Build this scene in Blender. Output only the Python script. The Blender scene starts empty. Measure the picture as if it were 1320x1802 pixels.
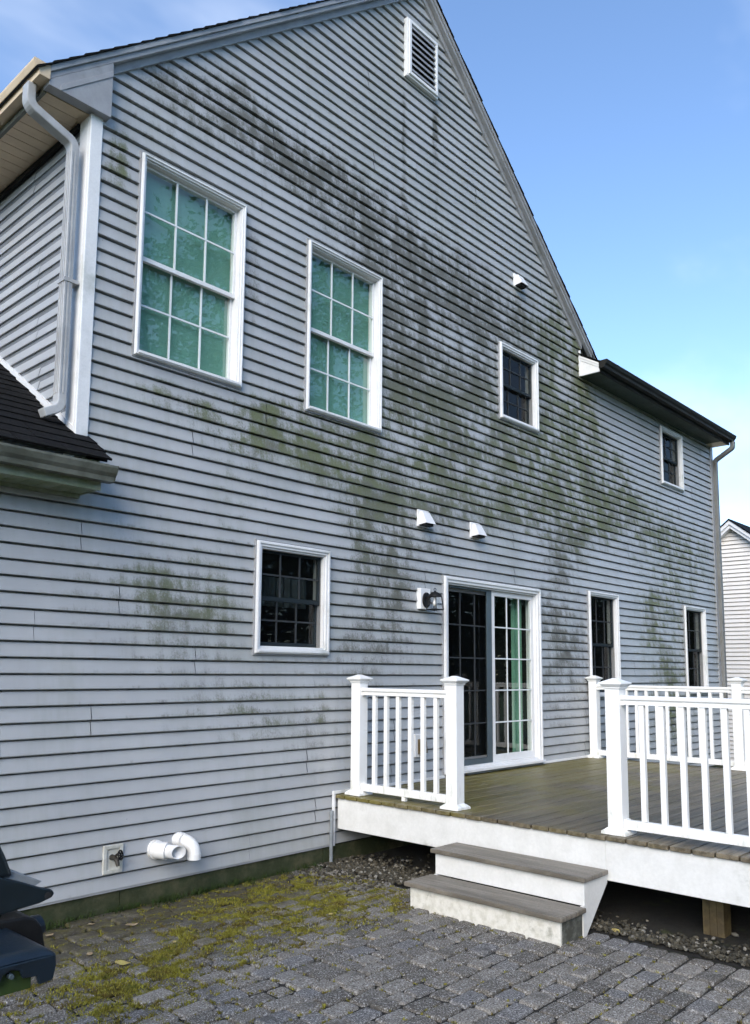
import bpy, bmesh, math, random
from mathutils import Vector, Matrix
R_ = random.Random(11)
rad = math.radians
sc = bpy.context.scene
col = sc.collection

# ------------------------------------------------------------------ camera
cam_d = bpy.data.cameras.new('camera'); cam = bpy.data.objects.new('camera', cam_d); col.objects.link(cam)
YAW, PITCH, ROLL = rad(46.746), rad(6.780), rad(0.534)
_f = Vector((math.sin(YAW)*math.cos(PITCH), math.cos(YAW)*math.cos(PITCH), math.sin(PITCH)))
_r = Vector((math.cos(YAW), -math.sin(YAW), 0)); _u = _r.cross(_f)
_r2 = math.cos(ROLL)*_r + math.sin(ROLL)*_u; _u2 = -math.sin(ROLL)*_r + math.cos(ROLL)*_u
M = Matrix((( _r2.x, _u2.x, -_f.x), (_r2.y, _u2.y, -_f.y), (_r2.z, _u2.z, -_f.z)))
cam.matrix_world = Matrix.Translation((0, 0, 1.6)) @ M.to_4x4()
cam_d.sensor_fit = 'HORIZONTAL'; cam_d.sensor_width = 36.0
cam_d.lens = 1452.8/1320*36.0
cam_d.shift_x = (660-631.9)/1320; cam_d.shift_y = (1006.6-901)/1320
cam_d.clip_start = 0.05; cam_d.clip_end = 3000
sc.camera = cam

# ------------------------------------------------------------------ sky, sun, exposure
SUN_TO = Vector((-0.76, -0.39, 0.52)).normalized()
SUN_EL = math.asin(SUN_TO.z); SUN_AZ = math.atan2(SUN_TO.x, SUN_TO.y)
world = bpy.data.worlds.new('World'); sc.world = world; world.use_nodes = True
wn = world.node_tree; wn.nodes.clear()
w_out = wn.nodes.new('ShaderNodeOutputWorld'); w_bg = wn.nodes.new('ShaderNodeBackground')
w_sky = wn.nodes.new('ShaderNodeTexSky'); w_sky.sky_type = 'NISHITA'; w_sky.sun_disc = False
w_sky.sun_elevation = SUN_EL; w_sky.sun_rotation = SUN_AZ % (2*math.pi)
w_sky.altitude = 50; w_sky.air_density = 1.0; w_sky.dust_density = 0.1; w_sky.ozone_density = 4.5
# thin high cloud veils over the whole dome
w_tc = wn.nodes.new('ShaderNodeTexCoord'); w_map = wn.nodes.new('ShaderNodeMapping')
w_map.inputs['Scale'].default_value = (0.8, 2.6, 3.4); w_map.inputs['Rotation'].default_value = (0.3, 0.5, 0.6); w_map.inputs['Location'].default_value = (0.0, 0.0, 0.0)
w_no = wn.nodes.new('ShaderNodeTexNoise'); w_no.inputs['Scale'].default_value = 1.3; w_no.inputs['Detail'].default_value = 5
w_no.inputs['Roughness'].default_value = 0.55
w_rmp = wn.nodes.new('ShaderNodeMapRange'); w_rmp.inputs['From Min'].default_value = 0.47; w_rmp.inputs['From Max'].default_value = 0.85
w_rmp.inputs['To Max'].default_value = 0.42; w_rmp.interpolation_type = 'SMOOTHSTEP'
w_mix = wn.nodes.new('ShaderNodeMixRGB'); w_mix.inputs['Color2'].default_value = (5.0, 5.4, 6.0, 1)
wn.links.new(w_tc.outputs['Generated'], w_map.inputs['Vector']); wn.links.new(w_map.outputs['Vector'], w_no.inputs['Vector'])
wn.links.new(w_no.outputs['Fac'], w_rmp.inputs['Value']); wn.links.new(w_rmp.outputs['Result'], w_mix.inputs['Fac'])
wn.links.new(w_sky.outputs['Color'], w_mix.inputs['Color1']); wn.links.new(w_mix.outputs['Color'], w_bg.inputs['Color'])
w_bg.inputs['Strength'].default_value = 0.125
wn.links.new(w_bg.outputs['Background'], w_out.inputs['Surface'])
sun_d = bpy.data.lights.new('sun', 'SUN'); sun_d.energy = 1.5; sun_d.angle = rad(42); sun_d.color = (1.0, 0.94, 0.86)
sun = bpy.data.objects.new('sun', sun_d); col.objects.link(sun)
sun.rotation_euler = (-SUN_TO).to_track_quat('-Z', 'Y').to_euler()
sc.view_settings.view_transform = 'Standard'; sc.view_settings.look = 'None'
sc.view_settings.exposure = 1.38; sc.view_settings.use_white_balance = True; sc.view_settings.white_balance_temperature = 6750; sc.view_settings.white_balance_tint = 10; sc.view_settings.gamma = 1.0; sc.view_settings.use_curve_mapping = False
sc.cycles.use_denoising = True
try: sc.cycles.denoiser = 'OPENIMAGEDENOISE'
except Exception: pass
sc.cycles.max_bounces = 4; sc.cycles.diffuse_bounces = 2; sc.cycles.use_adaptive_sampling = True; sc.cycles.adaptive_threshold = 0.03; sc.cycles.adaptive_min_samples = 12; sc.cycles.transparent_max_bounces = 12; sc.cycles.sample_clamp_indirect = 8

# ------------------------------------------------------------------ helpers: objects
def tag(o, label=None, cat=None, group=None, kind=None):
    if label: o['label'] = label
    if cat: o['category'] = cat
    if group: o['group'] = group
    if kind: o['kind'] = kind
    return o
def empty(name, loc=(0, 0, 0), parent=None):
    o = bpy.data.objects.new(name, None); col.objects.link(o); o.location = loc; o.empty_display_size = 0.1
    if parent: o.parent = parent
    return o
def place(name, mesh, parent=None, loc=(0, 0, 0), rot=(0, 0, 0), scale=None):
    o = bpy.data.objects.new(name, mesh); col.objects.link(o); o.location = loc; o.rotation_euler = rot
    if scale: o.scale = scale
    if parent: o.parent = parent
    return o
class MB:
    def __init__(s): s.v = []; s.f = []; s.sm = []
    def add(s, vs, fs, smooth=False):
        n = len(s.v); s.v += [tuple(p) for p in vs]
        for f in fs: s.f.append(tuple(n+i for i in f)); s.sm.append(smooth)
        return s
    def box(s, x0, x1, y0, y1, z0, z1):
        return s.add([(x0,y0,z0),(x1,y0,z0),(x1,y1,z0),(x0,y1,z0),(x0,y0,z1),(x1,y0,z1),(x1,y1,z1),(x0,y1,z1)],
                     [(0,3,2,1),(4,5,6,7),(0,1,5,4),(1,2,6,5),(2,3,7,6),(3,0,4,7)])
    def frustum(s, cx, cy, z0, z1, w0, w1):
        a, b = w0/2, w1/2
        return s.add([(cx-a,cy-a,z0),(cx+a,cy-a,z0),(cx+a,cy+a,z0),(cx-a,cy+a,z0),(cx-b,cy-b,z1),(cx+b,cy-b,z1),(cx+b,cy+b,z1),(cx-b,cy+b,z1)],
                     [(0,3,2,1),(4,5,6,7),(0,1,5,4),(1,2,6,5),(2,3,7,6),(3,0,4,7)])
    def prism(s, pts, vec, smooth=False):
        n = len(pts); vec = Vector(vec); a = [Vector(p) for p in pts]
        vs = a+[p+vec for p in a]
        fs = [tuple(range(n))[::-1], tuple(range(n, 2*n))]+[(i, (i+1) % n, n+(i+1) % n, n+i) for i in range(n)]
        return s.add(vs, fs, smooth)
    def ring(s, x0, x1, z0, z1, w, y0, y1, wb=None):     # picture-frame in the xz plane, mitred
        wb = w if wb is None else wb
        o = [(x0,z0),(x1,z0),(x1,z1),(x0,z1)]; i = [(x0+w,z0+wb),(x1-w,z0+wb),(x1-w,z1-w),(x0+w,z1-w)]
        vs = [(a,y0,b) for a,b in o]+[(a,y0,b) for a,b in i]+[(a,y1,b) for a,b in o]+[(a,y1,b) for a,b in i]
        fs = []
        for k in range(4):
            l = (k+1) % 4
            fs += [(k,l,4+l,4+k), (8+l,8+k,12+k,12+l), (l,k,8+k,8+l), (4+k,4+l,12+l,12+k)]
        return s.add(vs, fs)
    def sweep(s, path, w, d, N, smooth=False):           # rectangular section along a planar path with normal N
        N = Vector(N).normalized(); P = [Vector(p) for p in path]; vs = []; fs = []
        for i, p in enumerate(P):
            t0 = (P[i]-P[i-1]).normalized() if i else None
            t1 = (P[i+1]-P[i]).normalized() if i+1 < len(P) else None
            t = ((t0 or t1)+(t1 or t0)).normalized(); b = t.cross(N).normalized()
            k = 1/max(.5, t.dot(t1 or t0))
            vs += [p+N*w/2+b*d/2*k, p-N*w/2+b*d/2*k, p-N*w/2-b*d/2*k, p+N*w/2-b*d/2*k]
        for i in range(len(P)-1):
            a = 4*i
            fs += [(a+j, a+(j+1) % 4, a+4+(j+1) % 4, a+4+j) for j in range(4)]
        e = 4*(len(P)-1); fs += [(3,2,1,0), (e,e+1,e+2,e+3)]
        return s.add(vs, fs, smooth)
    def tube(s, path, rr, n=12, cap=True):
        P = [Vector(p) for p in path]; rr = rr if isinstance(rr, (list, tuple)) else [rr]*len(P)
        vs = []; fs = []; ref = None
        for i, p in enumerate(P):
            t = (P[min(i+1, len(P)-1)]-P[max(i-1, 0)]).normalized()
            if ref is None: ref = Vector((0,0,1)) if abs(t.z) < .9 else Vector((1,0,0))
            a = (ref-t*ref.dot(t)).normalized(); ref = a; b = t.cross(a)
            vs += [p+(a*math.cos(2*math.pi*k/n)+b*math.sin(2*math.pi*k/n))*rr[i] for k in range(n)]
        for i in range(len(P)-1):
            fs += [(n*i+k, n*i+(k+1) % n, n*(i+1)+(k+1) % n, n*(i+1)+k) for k in range(n)]
        s.add(vs, fs, True)
        if cap: s.add(vs[:n], [tuple(range(n))[::-1]]); s.add(vs[-n:], [tuple(range(n))])
        return s
    def mesh(s, name, mat):
        me = bpy.data.meshes.new(name); me.from_pydata(s.v, [], s.f)
        me.polygons.foreach_set('use_smooth', s.sm); me.materials.append(mat); me.update()
        return me
    def build(s, name, mat, parent=None, bevel=0, fix=True, loc=None):
        me = s.mesh(name, mat)
        if fix:
            bm = bmesh.new(); bm.from_mesh(me); bmesh.ops.recalc_face_normals(bm, faces=bm.faces); bm.to_mesh(me); bm.free()
        o = place(name, me, parent, loc or (0,0,0))
        if bevel:
            m = o.modifiers.new('edge', 'BEVEL'); m.width = bevel; m.segments = 2; m.limit_method = 'ANGLE'; m.harden_normals = False
        return o
def arc(c, r, a0, a1, n, ax, ay):
    c = Vector(c); ax = Vector(ax); ay = Vector(ay)
    return [c+ax*r*math.cos(rad(a0+(a1-a0)*i/n))+ay*r*math.sin(rad(a0+(a1-a0)*i/n)) for i in range(n+1)]

# ------------------------------------------------------------------ helpers: materials
class NT:
    def __init__(s, name):
        s.m = bpy.data.materials.new(name); s.m.use_nodes = True; s.t = s.m.node_tree; s.t.nodes.clear()
        s.out = s.t.nodes.new('ShaderNodeOutputMaterial')
    def n(s, typ, **k):
        o = s.t.nodes.new(typ)
        for a, b in k.items(): setattr(o, a, b)
        return o
    def put(s, sock, v):
        if isinstance(v, bpy.types.NodeSocket): s.t.links.new(v, sock)
        elif v is not None:
            if hasattr(sock.default_value, '__len__') and isinstance(v, (tuple, list)) and len(v) == 3 and len(sock.default_value) == 4: v = (*v, 1)
            sock.default_value = v
    def math(s, op, a, b=None, c=None, clamp=False):
        o = s.n('ShaderNodeMath', operation=op, use_clamp=clamp); s.put(o.inputs[0], a)
        if b is not None: s.put(o.inputs[1], b)
        if c is not None: s.put(o.inputs[2], c)
        return o.outputs[0]
    def smooth(s, v, a, b, lo=0., hi=1.):
        o = s.n('ShaderNodeMapRange', interpolation_type='SMOOTHSTEP'); s.put(o.inputs['Value'], v)
        for k, x in (('From Min', a), ('From Max', b), ('To Min', lo), ('To Max', hi)): o.inputs[k].default_value = x
        return o.outputs['Result']
    def noise(s, vec, scale, detail=4, rough=.55, dist=0.):
        o = s.n('ShaderNodeTexNoise'); s.put(o.inputs['Vector'], vec); o.inputs['Scale'].default_value = scale
        o.inputs['Detail'].default_value = detail; o.inputs['Roughness'].default_value = rough; o.inputs['Distortion'].default_value = dist
        return o.outputs['Fac']
    def comb(s, x, y, z):
        o = s.n('ShaderNodeCombineXYZ'); s.put(o.inputs[0], x); s.put(o.inputs[1], y); s.put(o.inputs[2], z); return o.outputs[0]
    def mix(s, f, a, b, mode='MIX'):
        o = s.n('ShaderNodeMixRGB', blend_type=mode); s.put(o.inputs[0], f); s.put(o.inputs[1], a); s.put(o.inputs[2], b); return o.outputs[0]
    def pos(s):
        g = s.n('ShaderNodeNewGeometry'); q = s.n('ShaderNodeSeparateXYZ'); s.put(q.inputs[0], g.outputs['Position'])
        return g.outputs['Position'], q.outputs[0], q.outputs[1], q.outputs[2]
    def bump(s, h, strength=.3, dist=.01):
        o = s.n('ShaderNodeBump'); s.put(o.inputs['Height'], h); o.inputs['Strength'].default_value = strength; o.inputs['Distance'].default_value = dist
        return o.outputs[0]
    def bsdf(s, c, rough=.5, metal=0., normal=None, spec=.5, **k):
        o = s.n('ShaderNodeBsdfPrincipled'); s.put(o.inputs['Base Color'], c); s.put(o.inputs['Roughness'], rough); s.put(o.inputs['Metallic'], metal)
        o.inputs['Specular IOR Level'].default_value = spec
        if normal is not None: s.put(o.inputs['Normal'], normal)
        s.t.links.new(o.outputs[0], s.out.inputs[0]); return o

def speckled(name, c1, c2, scale=8, rough=.55, bump=.15, fine=60, metal=0., c3=None, spec=.5, thr=(.35,.65), bdist=.004):
    t = NT(name); p, x, y, z = t.pos()
    a = t.smooth(t.noise(p, scale, 6, .6), *thr); c = t.mix(a, c1, c2)
    if c3: c = t.mix(t.smooth(t.noise(p, scale*.37, 5, .65), .55, .75), c, c3)
    f = t.noise(p, fine, 3, .6); c = t.mix(t.math('MULTIPLY', f, .35), c, t.mix(.5, c, (0.02,.02,.02)))
    r = t.math('ADD', t.math('MULTIPLY', f, .2), rough-.1)
    t.bsdf(c, r, metal, t.bump(f, bump, bdist), spec); return t.m

Z0, CRS = 0.140, 0.1016          # bottom of the siding, height of one course
BLOBS = [(3.78,6.24,0.81,0.35,0.42,'d'),(3.4,5.93,0.5,0.28,0.36,'d'),(2.82,5.2,0.11,0.19,0.9,'g'),(3.06,5.57,0.4,0.13,0.35,'d'),(4.81,6.08,1.02,0.33,0.30,'d'),
 (5.03,5.91,0.71,0.22,0.4,'d'),(5.83,5.79,1.03,0.48,0.45,'d'),(6.47,5.23,1.15,0.81,0.55,'d'),(6.85,4.48,1.22,0.82,0.8,'d'),(6.28,3.86,0.88,0.47,0.7,'g'),
 (7.97,5.73,1.06,0.5,0.42,'d'),(9.3,5.55,0.59,0.86,0.95,'g'),(8.69,4.23,1.65,0.58,1.0,'g'),(7.47,3.66,1.48,0.39,0.9,'g'),(10.15,4.05,1.05,0.55,0.45,'g'),
 (11.94,3.74,2.32,0.44,0.45,'g'),(4.46,3.67,0.61,0.2,0.55,'g'),(3.99,3.47,0.42,0.18,0.6,'g'),(3.34,3.59,0.47,0.13,0.45,'g'),(4.06,4.83,0.24,0.44,0.5,'d'),
 (5.15,3.52,0.7,0.26,0.65,'g'),(5.61,3.07,0.41,0.6,0.5,'g'),(5.86,2.29,0.51,0.6,0.5,'d'),(5.47,1.85,0.73,0.31,0.5,'d'),(6.11,2.81,0.83,0.34,0.4,'d'),
 (8.97,2.51,0.49,0.92,0.6,'d'),(9.13,1.48,0.65,0.83,0.5,'d'),(11.93,2.38,0.96,0.68,0.7,'g'),(13.43,3.29,1.57,0.57,0.35,'g'),(3.17,2.14,0.69,0.4,0.35,'g'),
 (3.57,1.71,0.82,0.5,0.3,'d'),(4.41,1.27,0.85,0.23,0.45,'g'),(4.0,2.97,0.23,0.41,0.4,'g'),(3.65,2.35,0.32,0.52,0.25,'g'),(4.92,0.88,0.64,0.42,0.25,'d'),
 (12.32,0.97,0.87,0.67,0.8,'g'),(2.92,2.67,0.27,0.16,0.25,'g'),(9.25,4.5,0.45,0.9,0.6,'g'),(6.0,6.95,0.05,0.75,0.75,'d'),(6.52,7.25,0.06,0.5,0.8,'d'),(8.12,5.75,0.12,0.35,0.5,'d')]
def siding_material():
    t = NT('vinyl_siding_mildewed'); p, x, y, z = t.pos()
    cr = t.math('DIVIDE', t.math('SUBTRACT', z, Z0), CRS); k = t.math('FLOOR', cr); fr = t.math('SUBTRACT', cr, k)
    front = t.math('LESS_THAN', y, 5.11)
    acc = {'g': None, 'd': None}
    for cx, cz, rx, rz, a, kind in BLOBS:
        q = t.n('ShaderNodeVectorMath', operation='MULTIPLY_ADD'); t.put(q.inputs[0], p)
        q.inputs[1].default_value = (.8/rx, 0, .8/rz); q.inputs[2].default_value = (-.8*cx/rx, 0, -.8*cz/rz)
        d = t.n('ShaderNodeVectorMath', operation='DOT_PRODUCT'); t.put(d.inputs[0], q.outputs[0]); t.put(d.inputs[1], q.outputs[0])
        g = t.math('POWER', .333, d.outputs['Value'])
        acc[kind] = t.math('MULTIPLY', g, a) if acc[kind] is None else t.math('MULTIPLY_ADD', g, a, acc[kind])
    G, D = acc['g'], acc['d']
    tot = t.math('MINIMUM', t.math('ADD', G, D), .86)
    hs = t.math('MULTIPLY', t.math('FRACT', t.math('MULTIPLY', t.math('SINE', t.math('MULTIPLY', k, 12.9898)), 43.7)), 31.0)
    sx = t.math('ADD', x, hs)
    n1 = t.noise(t.comb(x, 0., z), 1.7, 5, .6)
    n2 = t.noise(t.comb(sx, 3., t.math('MULTIPLY', z, .7)), 6.2, 5, .65)
    n3 = t.noise(t.comb(x, 5., t.math('MULTIPLY', z, .08)), 13, 5, .65)
    n4 = t.noise(t.comb(sx, 9., t.math('MULTIPLY', z, .8)), 60, 5, .8)
    nn = t.math('MULTIPLY_ADD', n1, .29, t.math('MULTIPLY_ADD', n2, .27, t.math('MULTIPLY_ADD', n3, .18, t.math('MULTIPLY', n4, .26))))
    nn = t.math('MULTIPLY', t.math('SUBTRACT', nn, .5), 5.2)
    v = t.math('MULTIPLY_ADD', nn, t.math('MULTIPLY_ADD', tot, .92, .20), t.math('MULTIPLY', tot, .74))
    v = t.math('SUBTRACT', v, t.math('MULTIPLY_ADD', fr, .34, -.02))
    mask = t.math('MULTIPLY', t.smooth(v, .16, .66), .90)
    # ragged black line of growth sitting on the drip edge of a course
    edge = t.math('MULTIPLY', t.smooth(fr, .28, .08), t.smooth(t.math('ADD', t.noise(t.comb(sx, 1., k), 6, 5, .7), t.math('MULTIPLY', tot, .28)), .60, .74))
    edge = t.math('MULTIPLY', edge, t.smooth(n4, .38, .55))
    mask = t.math('MULTIPLY', t.math('MAXIMUM', mask, t.math('MULTIPLY', edge, .75)), front)
    veil = t.math('MULTIPLY', t.smooth(t.math('ADD', t.noise(p, .8, 4, .6), t.math('MULTIPLY', t.math('SUBTRACT', n3, .5), .5)), .42, .72), t.math('MULTIPLY', front, .32))
    gfrac = t.math('DIVIDE', G, t.math('ADD', t.math('ADD', G, D), .08))
    gfrac = t.math('MULTIPLY', gfrac, t.smooth(n2, .3, .65))
    clean = t.mix(t.smooth(t.noise(p, 2.2, 3), .3, .7), (.378,.388,.392), (.420,.428,.428))
    oi = t.n('ShaderNodeObjectInfo'); clean = t.mix(t.math('MULTIPLY', oi.outputs['Random'], .16), clean, (.27,.272,.28))
    clean = t.mix(veil, clean, (.22,.235,.185))
    grow = t.mix(gfrac, (.066,.066,.054), (.086,.108,.022))
    grow = t.mix(t.smooth(n4, .4, .7), grow, t.mix(.35, grow, (.26,.26,.22)))
    c = t.mix(mask, clean, grow)
    speck = t.math('MULTIPLY', t.smooth(t.noise(t.comb(x, 2., z), 30, 2, .5), .74, .80), .55); c = t.mix(speck, c, (.08,.08,.07))
    grain = t.noise(t.comb(t.math('MULTIPLY', x, 4), y, t.math('MULTIPLY', z, 60)), 3, 3, .6)
    wave = t.noise(t.comb(x, k, t.math('MULTIPLY', z, .5)), 1.6, 2, .5)
    nb = t.bump(t.math('MULTIPLY_ADD', wave, 7.0, t.math('MULTIPLY', grain, .5)), .3, .002)
    t.bsdf(c, t.math('ADD', .42, t.math('MULTIPLY', mask, .4)), 0., nb, .4); return t.m
def glass_material():
    t = NT('window_glass'); tr = t.n('ShaderNodeBsdfTransparent'); gl = t.n('ShaderNodeBsdfGlossy'); lw = t.n('ShaderNodeLayerWeight')
    tr.inputs[0].default_value = (.90,.97,.94,1); gl.inputs['Roughness'].default_value = .0; lw.inputs['Blend'].default_value = .5
    F = t.math('MULTIPLY_ADD', t.math('POWER', lw.outputs['Facing'], 5.0), .88, .125)      # two panes, both faces
    mx = t.n('ShaderNodeMixShader'); t.put(mx.inputs[0], F); t.put(mx.inputs[1], tr.outputs[0]); t.put(mx.inputs[2], gl.outputs[0])
    t.put(t.out.inputs[0], mx.outputs[0]); return t.m
def screen_material():
    t = NT('insect_screen_mesh'); tr = t.n('ShaderNodeBsdfTransparent'); di = t.n('ShaderNodeBsdfDiffuse'); di.inputs[0].default_value = (.004,.005,.006,1)
    mx = t.n('ShaderNodeMixShader'); mx.inputs[0].default_value = .48; t.put(mx.inputs[1], tr.outputs[0]); t.put(mx.inputs[2], di.outputs[0])
    t.put(t.out.inputs[0], mx.outputs[0]); return t.m
def clear_glass():
    t = NT('lantern_glass'); tr = t.n('ShaderNodeBsdfTransparent'); gl = t.n('ShaderNodeBsdfGlossy'); gl.inputs['Roughness'].default_value = .08
    mx = t.n('ShaderNodeMixShader'); mx.inputs[0].default_value = .07; t.put(mx.inputs[1], tr.outputs[0]); t.put(mx.inputs[2], gl.outputs[0])
    t.put(t.out.inputs[0], mx.outputs[0]); return t.m
def board_material(name, base, alt, moss, mossf):
    t = NT(name); p, x, y, z = t.pos(); oi = t.n('ShaderNodeObjectInfo')
    g = t.noise(t.comb(t.math('MULTIPLY', x, mossf[0]), t.math('MULTIPLY', y, mossf[1]), t.math('MULTIPLY', z, mossf[1])), 1.0, 6, .65)
    c = t.mix(t.smooth(g, .40, .60), base, alt)
    c = t.mix(t.math('MULTIPLY', oi.outputs['Random'], .55), c, t.mix(.6, c, (.03,.026,.02)))
    md = t.noise(p, 1.6, 5, .6)
    a = t.math('ADD', md, t.math('MULTIPLY', t.math('SUBTRACT', y, mossf[2]), mossf[3]))
    c = t.mix(t.math('MULTIPLY', t.smooth(a, .45, .82), .66), c, moss)
    f = t.noise(p, 70, 3, .7); c = t.mix(t.math('MULTIPLY', f, .35), c, (.03,.03,.025))
    t.bsdf(c, t.math('ADD', .30, t.math('MULTIPLY', f, .3)), 0., t.bump(t.math('ADD', g, t.math('MULTIPLY', f, .3)), .4, .004), .5); return t.m
def paver_material(name, island):
    t = NT(name); p, x, y, z = t.pos()
    rnd = t.n('ShaderNodeNewGeometry').outputs['Random Per Island'] if island else t.n('ShaderNodeObjectInfo').outputs['Random']
    c = t.mix(rnd, (.092,.082,.068), (.215,.195,.165)); c = t.mix(t.smooth(t.math('FRACT', t.math('MULTIPLY', rnd, 7.31)), .72, .95), c, (.14,.135,.13))
    agg = t.n('ShaderNodeTexVoronoi'); t.put(agg.inputs['Vector'], p); agg.inputs['Scale'].default_value = 210
    sp = t.smooth(agg.outputs['Color'], .30, .9) if False else t.noise(p, 105, 3, .75)
    c = t.mix(t.smooth(sp, .52, .66), c, (.44,.43,.41)); c = t.mix(t.smooth(sp, .47, .34), c, (.035,.034,.033))
    st = t.noise(p, 5.5, 5, .65); c = t.mix(t.math('MULTIPLY', t.smooth(st, .50, .72), .55), c, (.055,.052,.045))
    # algae and moss film: thick beside the house, only traces further out
    d = t.math('SUBTRACT', t.math('ADD', t.math('MULTIPLY', t.math('SUBTRACT', y, 3.9), .36), t.noise(p, 2.4, 5, .7)), t.math('MULTIPLY', t.math('MAXIMUM', t.math('SUBTRACT', x, 4.2), 0.), .5))
    c = t.mix(t.math('MULTIPLY', t.smooth(d, .45, .82), .85), c, t.mix(t.smooth(t.noise(p, 14, 4, .7), .4, .65), (.036,.030,.019), (.078,.068,.016)))
    hgt = t.math('ADD', t.math('MULTIPLY', sp, .7), t.noise(p, 45, 4, .7))
    t.bsdf(c, .82, 0., t.bump(hgt, .5, .005), .3); return t.m

MAT = {}
MAT['siding'] = siding_material()
MAT['backing'] = speckled('wall_sheathing', (.20,.21,.23), (.16,.17,.18), 4, .8)
MAT['white'] = speckled('white_vinyl_trim', (.84,.835,.82), (.77,.765,.75), 5, .38, .06, 80, c3=(.55,.56,.52), thr=(.3,.8))
MAT['trim'] = speckled('grey_white_aluminium_trim', (.35,.355,.365), (.29,.295,.305), 4, .42, .06, 70, c3=(.20,.21,.20))
def rail_material():
    t = NT('white_pvc_railing'); p, x, y, z = t.pos()
    c = t.mix(t.smooth(t.noise(p, 3, 4), .3, .8), (.88,.87,.84), (.81,.80,.76))
    g = t.math('SUBTRACT', t.noise(t.comb(t.math('MULTIPLY', x, 1.), t.math('MULTIPLY', y, 1.), t.math('MULTIPLY', z, .35)), 16, 5, .7), t.math('MULTIPLY', t.math('MINIMUM', t.math('ABSOLUTE', t.math('SUBTRACT', z, .56)), .5), .55))
    c = t.mix(t.math('MULTIPLY', t.smooth(g, .42, .68), .50), c, (.36,.37,.26))
    f = t.noise(p, 60, 3, .7); c = t.mix(t.math('MULTIPLY', t.smooth(f, .64, .78), .30), c, (.35,.35,.3))
    t.bsdf(c, t.math('ADD', .30, t.math('MULTIPLY', f, .25)), 0., t.bump(f, .05, .003), .5); return t.m
MAT['rail'] = rail_material()
MAT['fascia'] = speckled('painted_deck_skirt', (.79,.78,.745), (.70,.69,.65), 7, .6, .2, 45, c3=(.42,.42,.36), thr=(.3,.75))
MAT['dirty'] = speckled('stained_riser_paint', (.76,.73,.65), (.60,.57,.48), 22, .7, .2, 60, c3=(.26,.25,.19), thr=(.40,.70))
MAT['grime_shade'] = speckled('grimy_side_shaded_joist', (.22,.22,.19), (.07,.07,.055), 14, .8, .3, 60, thr=(.3,.6))  # real grime on the step sides; on the joists it stands for shade
MAT['gutter'] = speckled('weathered_gutter', (.17,.175,.14), (.09,.095,.07), 6, .5, .1, 50, c3=(.06,.07,.03))
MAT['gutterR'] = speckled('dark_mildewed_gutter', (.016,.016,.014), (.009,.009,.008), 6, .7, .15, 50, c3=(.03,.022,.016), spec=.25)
MAT['soffit'] = speckled('vented_soffit', (.74,.57,.37), (.66,.50,.32), 5, .5, .1, 160, c3=(.44,.36,.24))  # warm bounced sunlight put into the base colour
MAT['soffit_g'] = speckled('algae_soffit', (.30,.33,.24), (.17,.21,.10), 4, .6, .1, 120, c3=(.09,.13,.03))
MAT['soffit_d'] = speckled('shaded_soffit', (.035,.055,.038), (.022,.038,.024), 4, .7, .1, 120)  # shade under the right eave put into the soffit colour
MAT['shingle'] = speckled('asphalt_shingle', (.0065,.006,.006), (.003,.003,.003), 30, .9, .5, 260, c3=(.013,.012,.010), spec=.15)
MAT['down'] = speckled('aluminium_downspout', (.50,.50,.49), (.38,.38,.375), 4, .42, .06, 60, c3=(.10,.105,.10))
MAT['downR'] = speckled('dark_downspout', (.20,.20,.19), (.15,.15,.14), 4, .5, .06, 60)
MAT['found'] = speckled('mossy_concrete', (.085,.080,.040), (.026,.036,.010), 5, .9, .5, 40, c3=(.020,.038,.006), thr=(.3,.62))
MAT['glass'] = glass_material(); MAT['screen'] = screen_material(); MAT['lglass'] = clear_glass()
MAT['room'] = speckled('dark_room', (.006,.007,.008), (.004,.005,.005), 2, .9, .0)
MAT['blind'] = speckled('blind_tree_tint', (.22,.45,.36), (.19,.40,.32), 3, .7, .05, 40)  # pale blind; green of the reflected trees is put into its colour
MAT['curtain'] = speckled('green_white_curtain', (.16,.34,.23), (.13,.28,.19), 5, .8, .05, 40)
MAT['sash_d'] = speckled('blue_grey_screen_frame', (.075,.105,.120), (.06,.085,.10), 3, .45, .04)
MAT['muntin_dim'] = speckled('screen_dimmed_bar', (.17,.19,.20), (.15,.165,.175), 5, .5, .02)  # bars behind screens; the dimming is put into the colour
MAT['muntin'] = speckled('white_grille_bar', (.80,.83,.82), (.76,.79,.78), 5, .45, .02)
MAT['black'] = speckled('black_iron', (.006,.006,.0065), (.010,.010,.010), 20, .5, .1, 80, spec=.2)
MAT['dark'] = speckled('dark_void', (.01,.01,.011), (.012,.012,.012), 3, .9, 0)
MAT['deck'] = board_material('weathered_deck_board', (.235,.190,.125), (.100,.078,.046), (.190,.158,.014), (1.3, 30, 2.9, .14))
MAT['tread'] = board_material('grey_step_board', (.26,.225,.18), (.14,.12,.092), (.10,.09,.03), (22, 1.5, 4.6, .25))
MAT['lumber'] = speckled('pressure_treated_post', (.15,.11,.045), (.075,.052,.022), 9, .75, .3, 60)
MAT['paver'] = paver_material('tumbled_paver', False); MAT['paver2'] = paver_material('tumbled_paver_mass', True)
MAT['bed'] = speckled('joint_soil', (.018,.016,.011), (.010,.009,.007), 12, .95, .6, 60, c3=(.045,.055,.012), bdist=.01)
MAT['pvc'] = speckled('white_pvc_pipe', (.86,.85,.82), (.82,.81,.78), 5, .3, .03, 60)
MAT['conduit'] = speckled('grey_conduit', (.24,.26,.27), (.19,.21,.22), 12, .5, .1)
MAT['brass'] = speckled('tarnished_brass', (.055,.048,.035), (.022,.020,.016), 40, .5, .3, 90, metal=.4)
MAT['plate'] = speckled('dirty_plastic_plate', (.62,.62,.57), (.50,.49,.42), 18, .5, .1, 60, c3=(.16,.13,.08))
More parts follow.
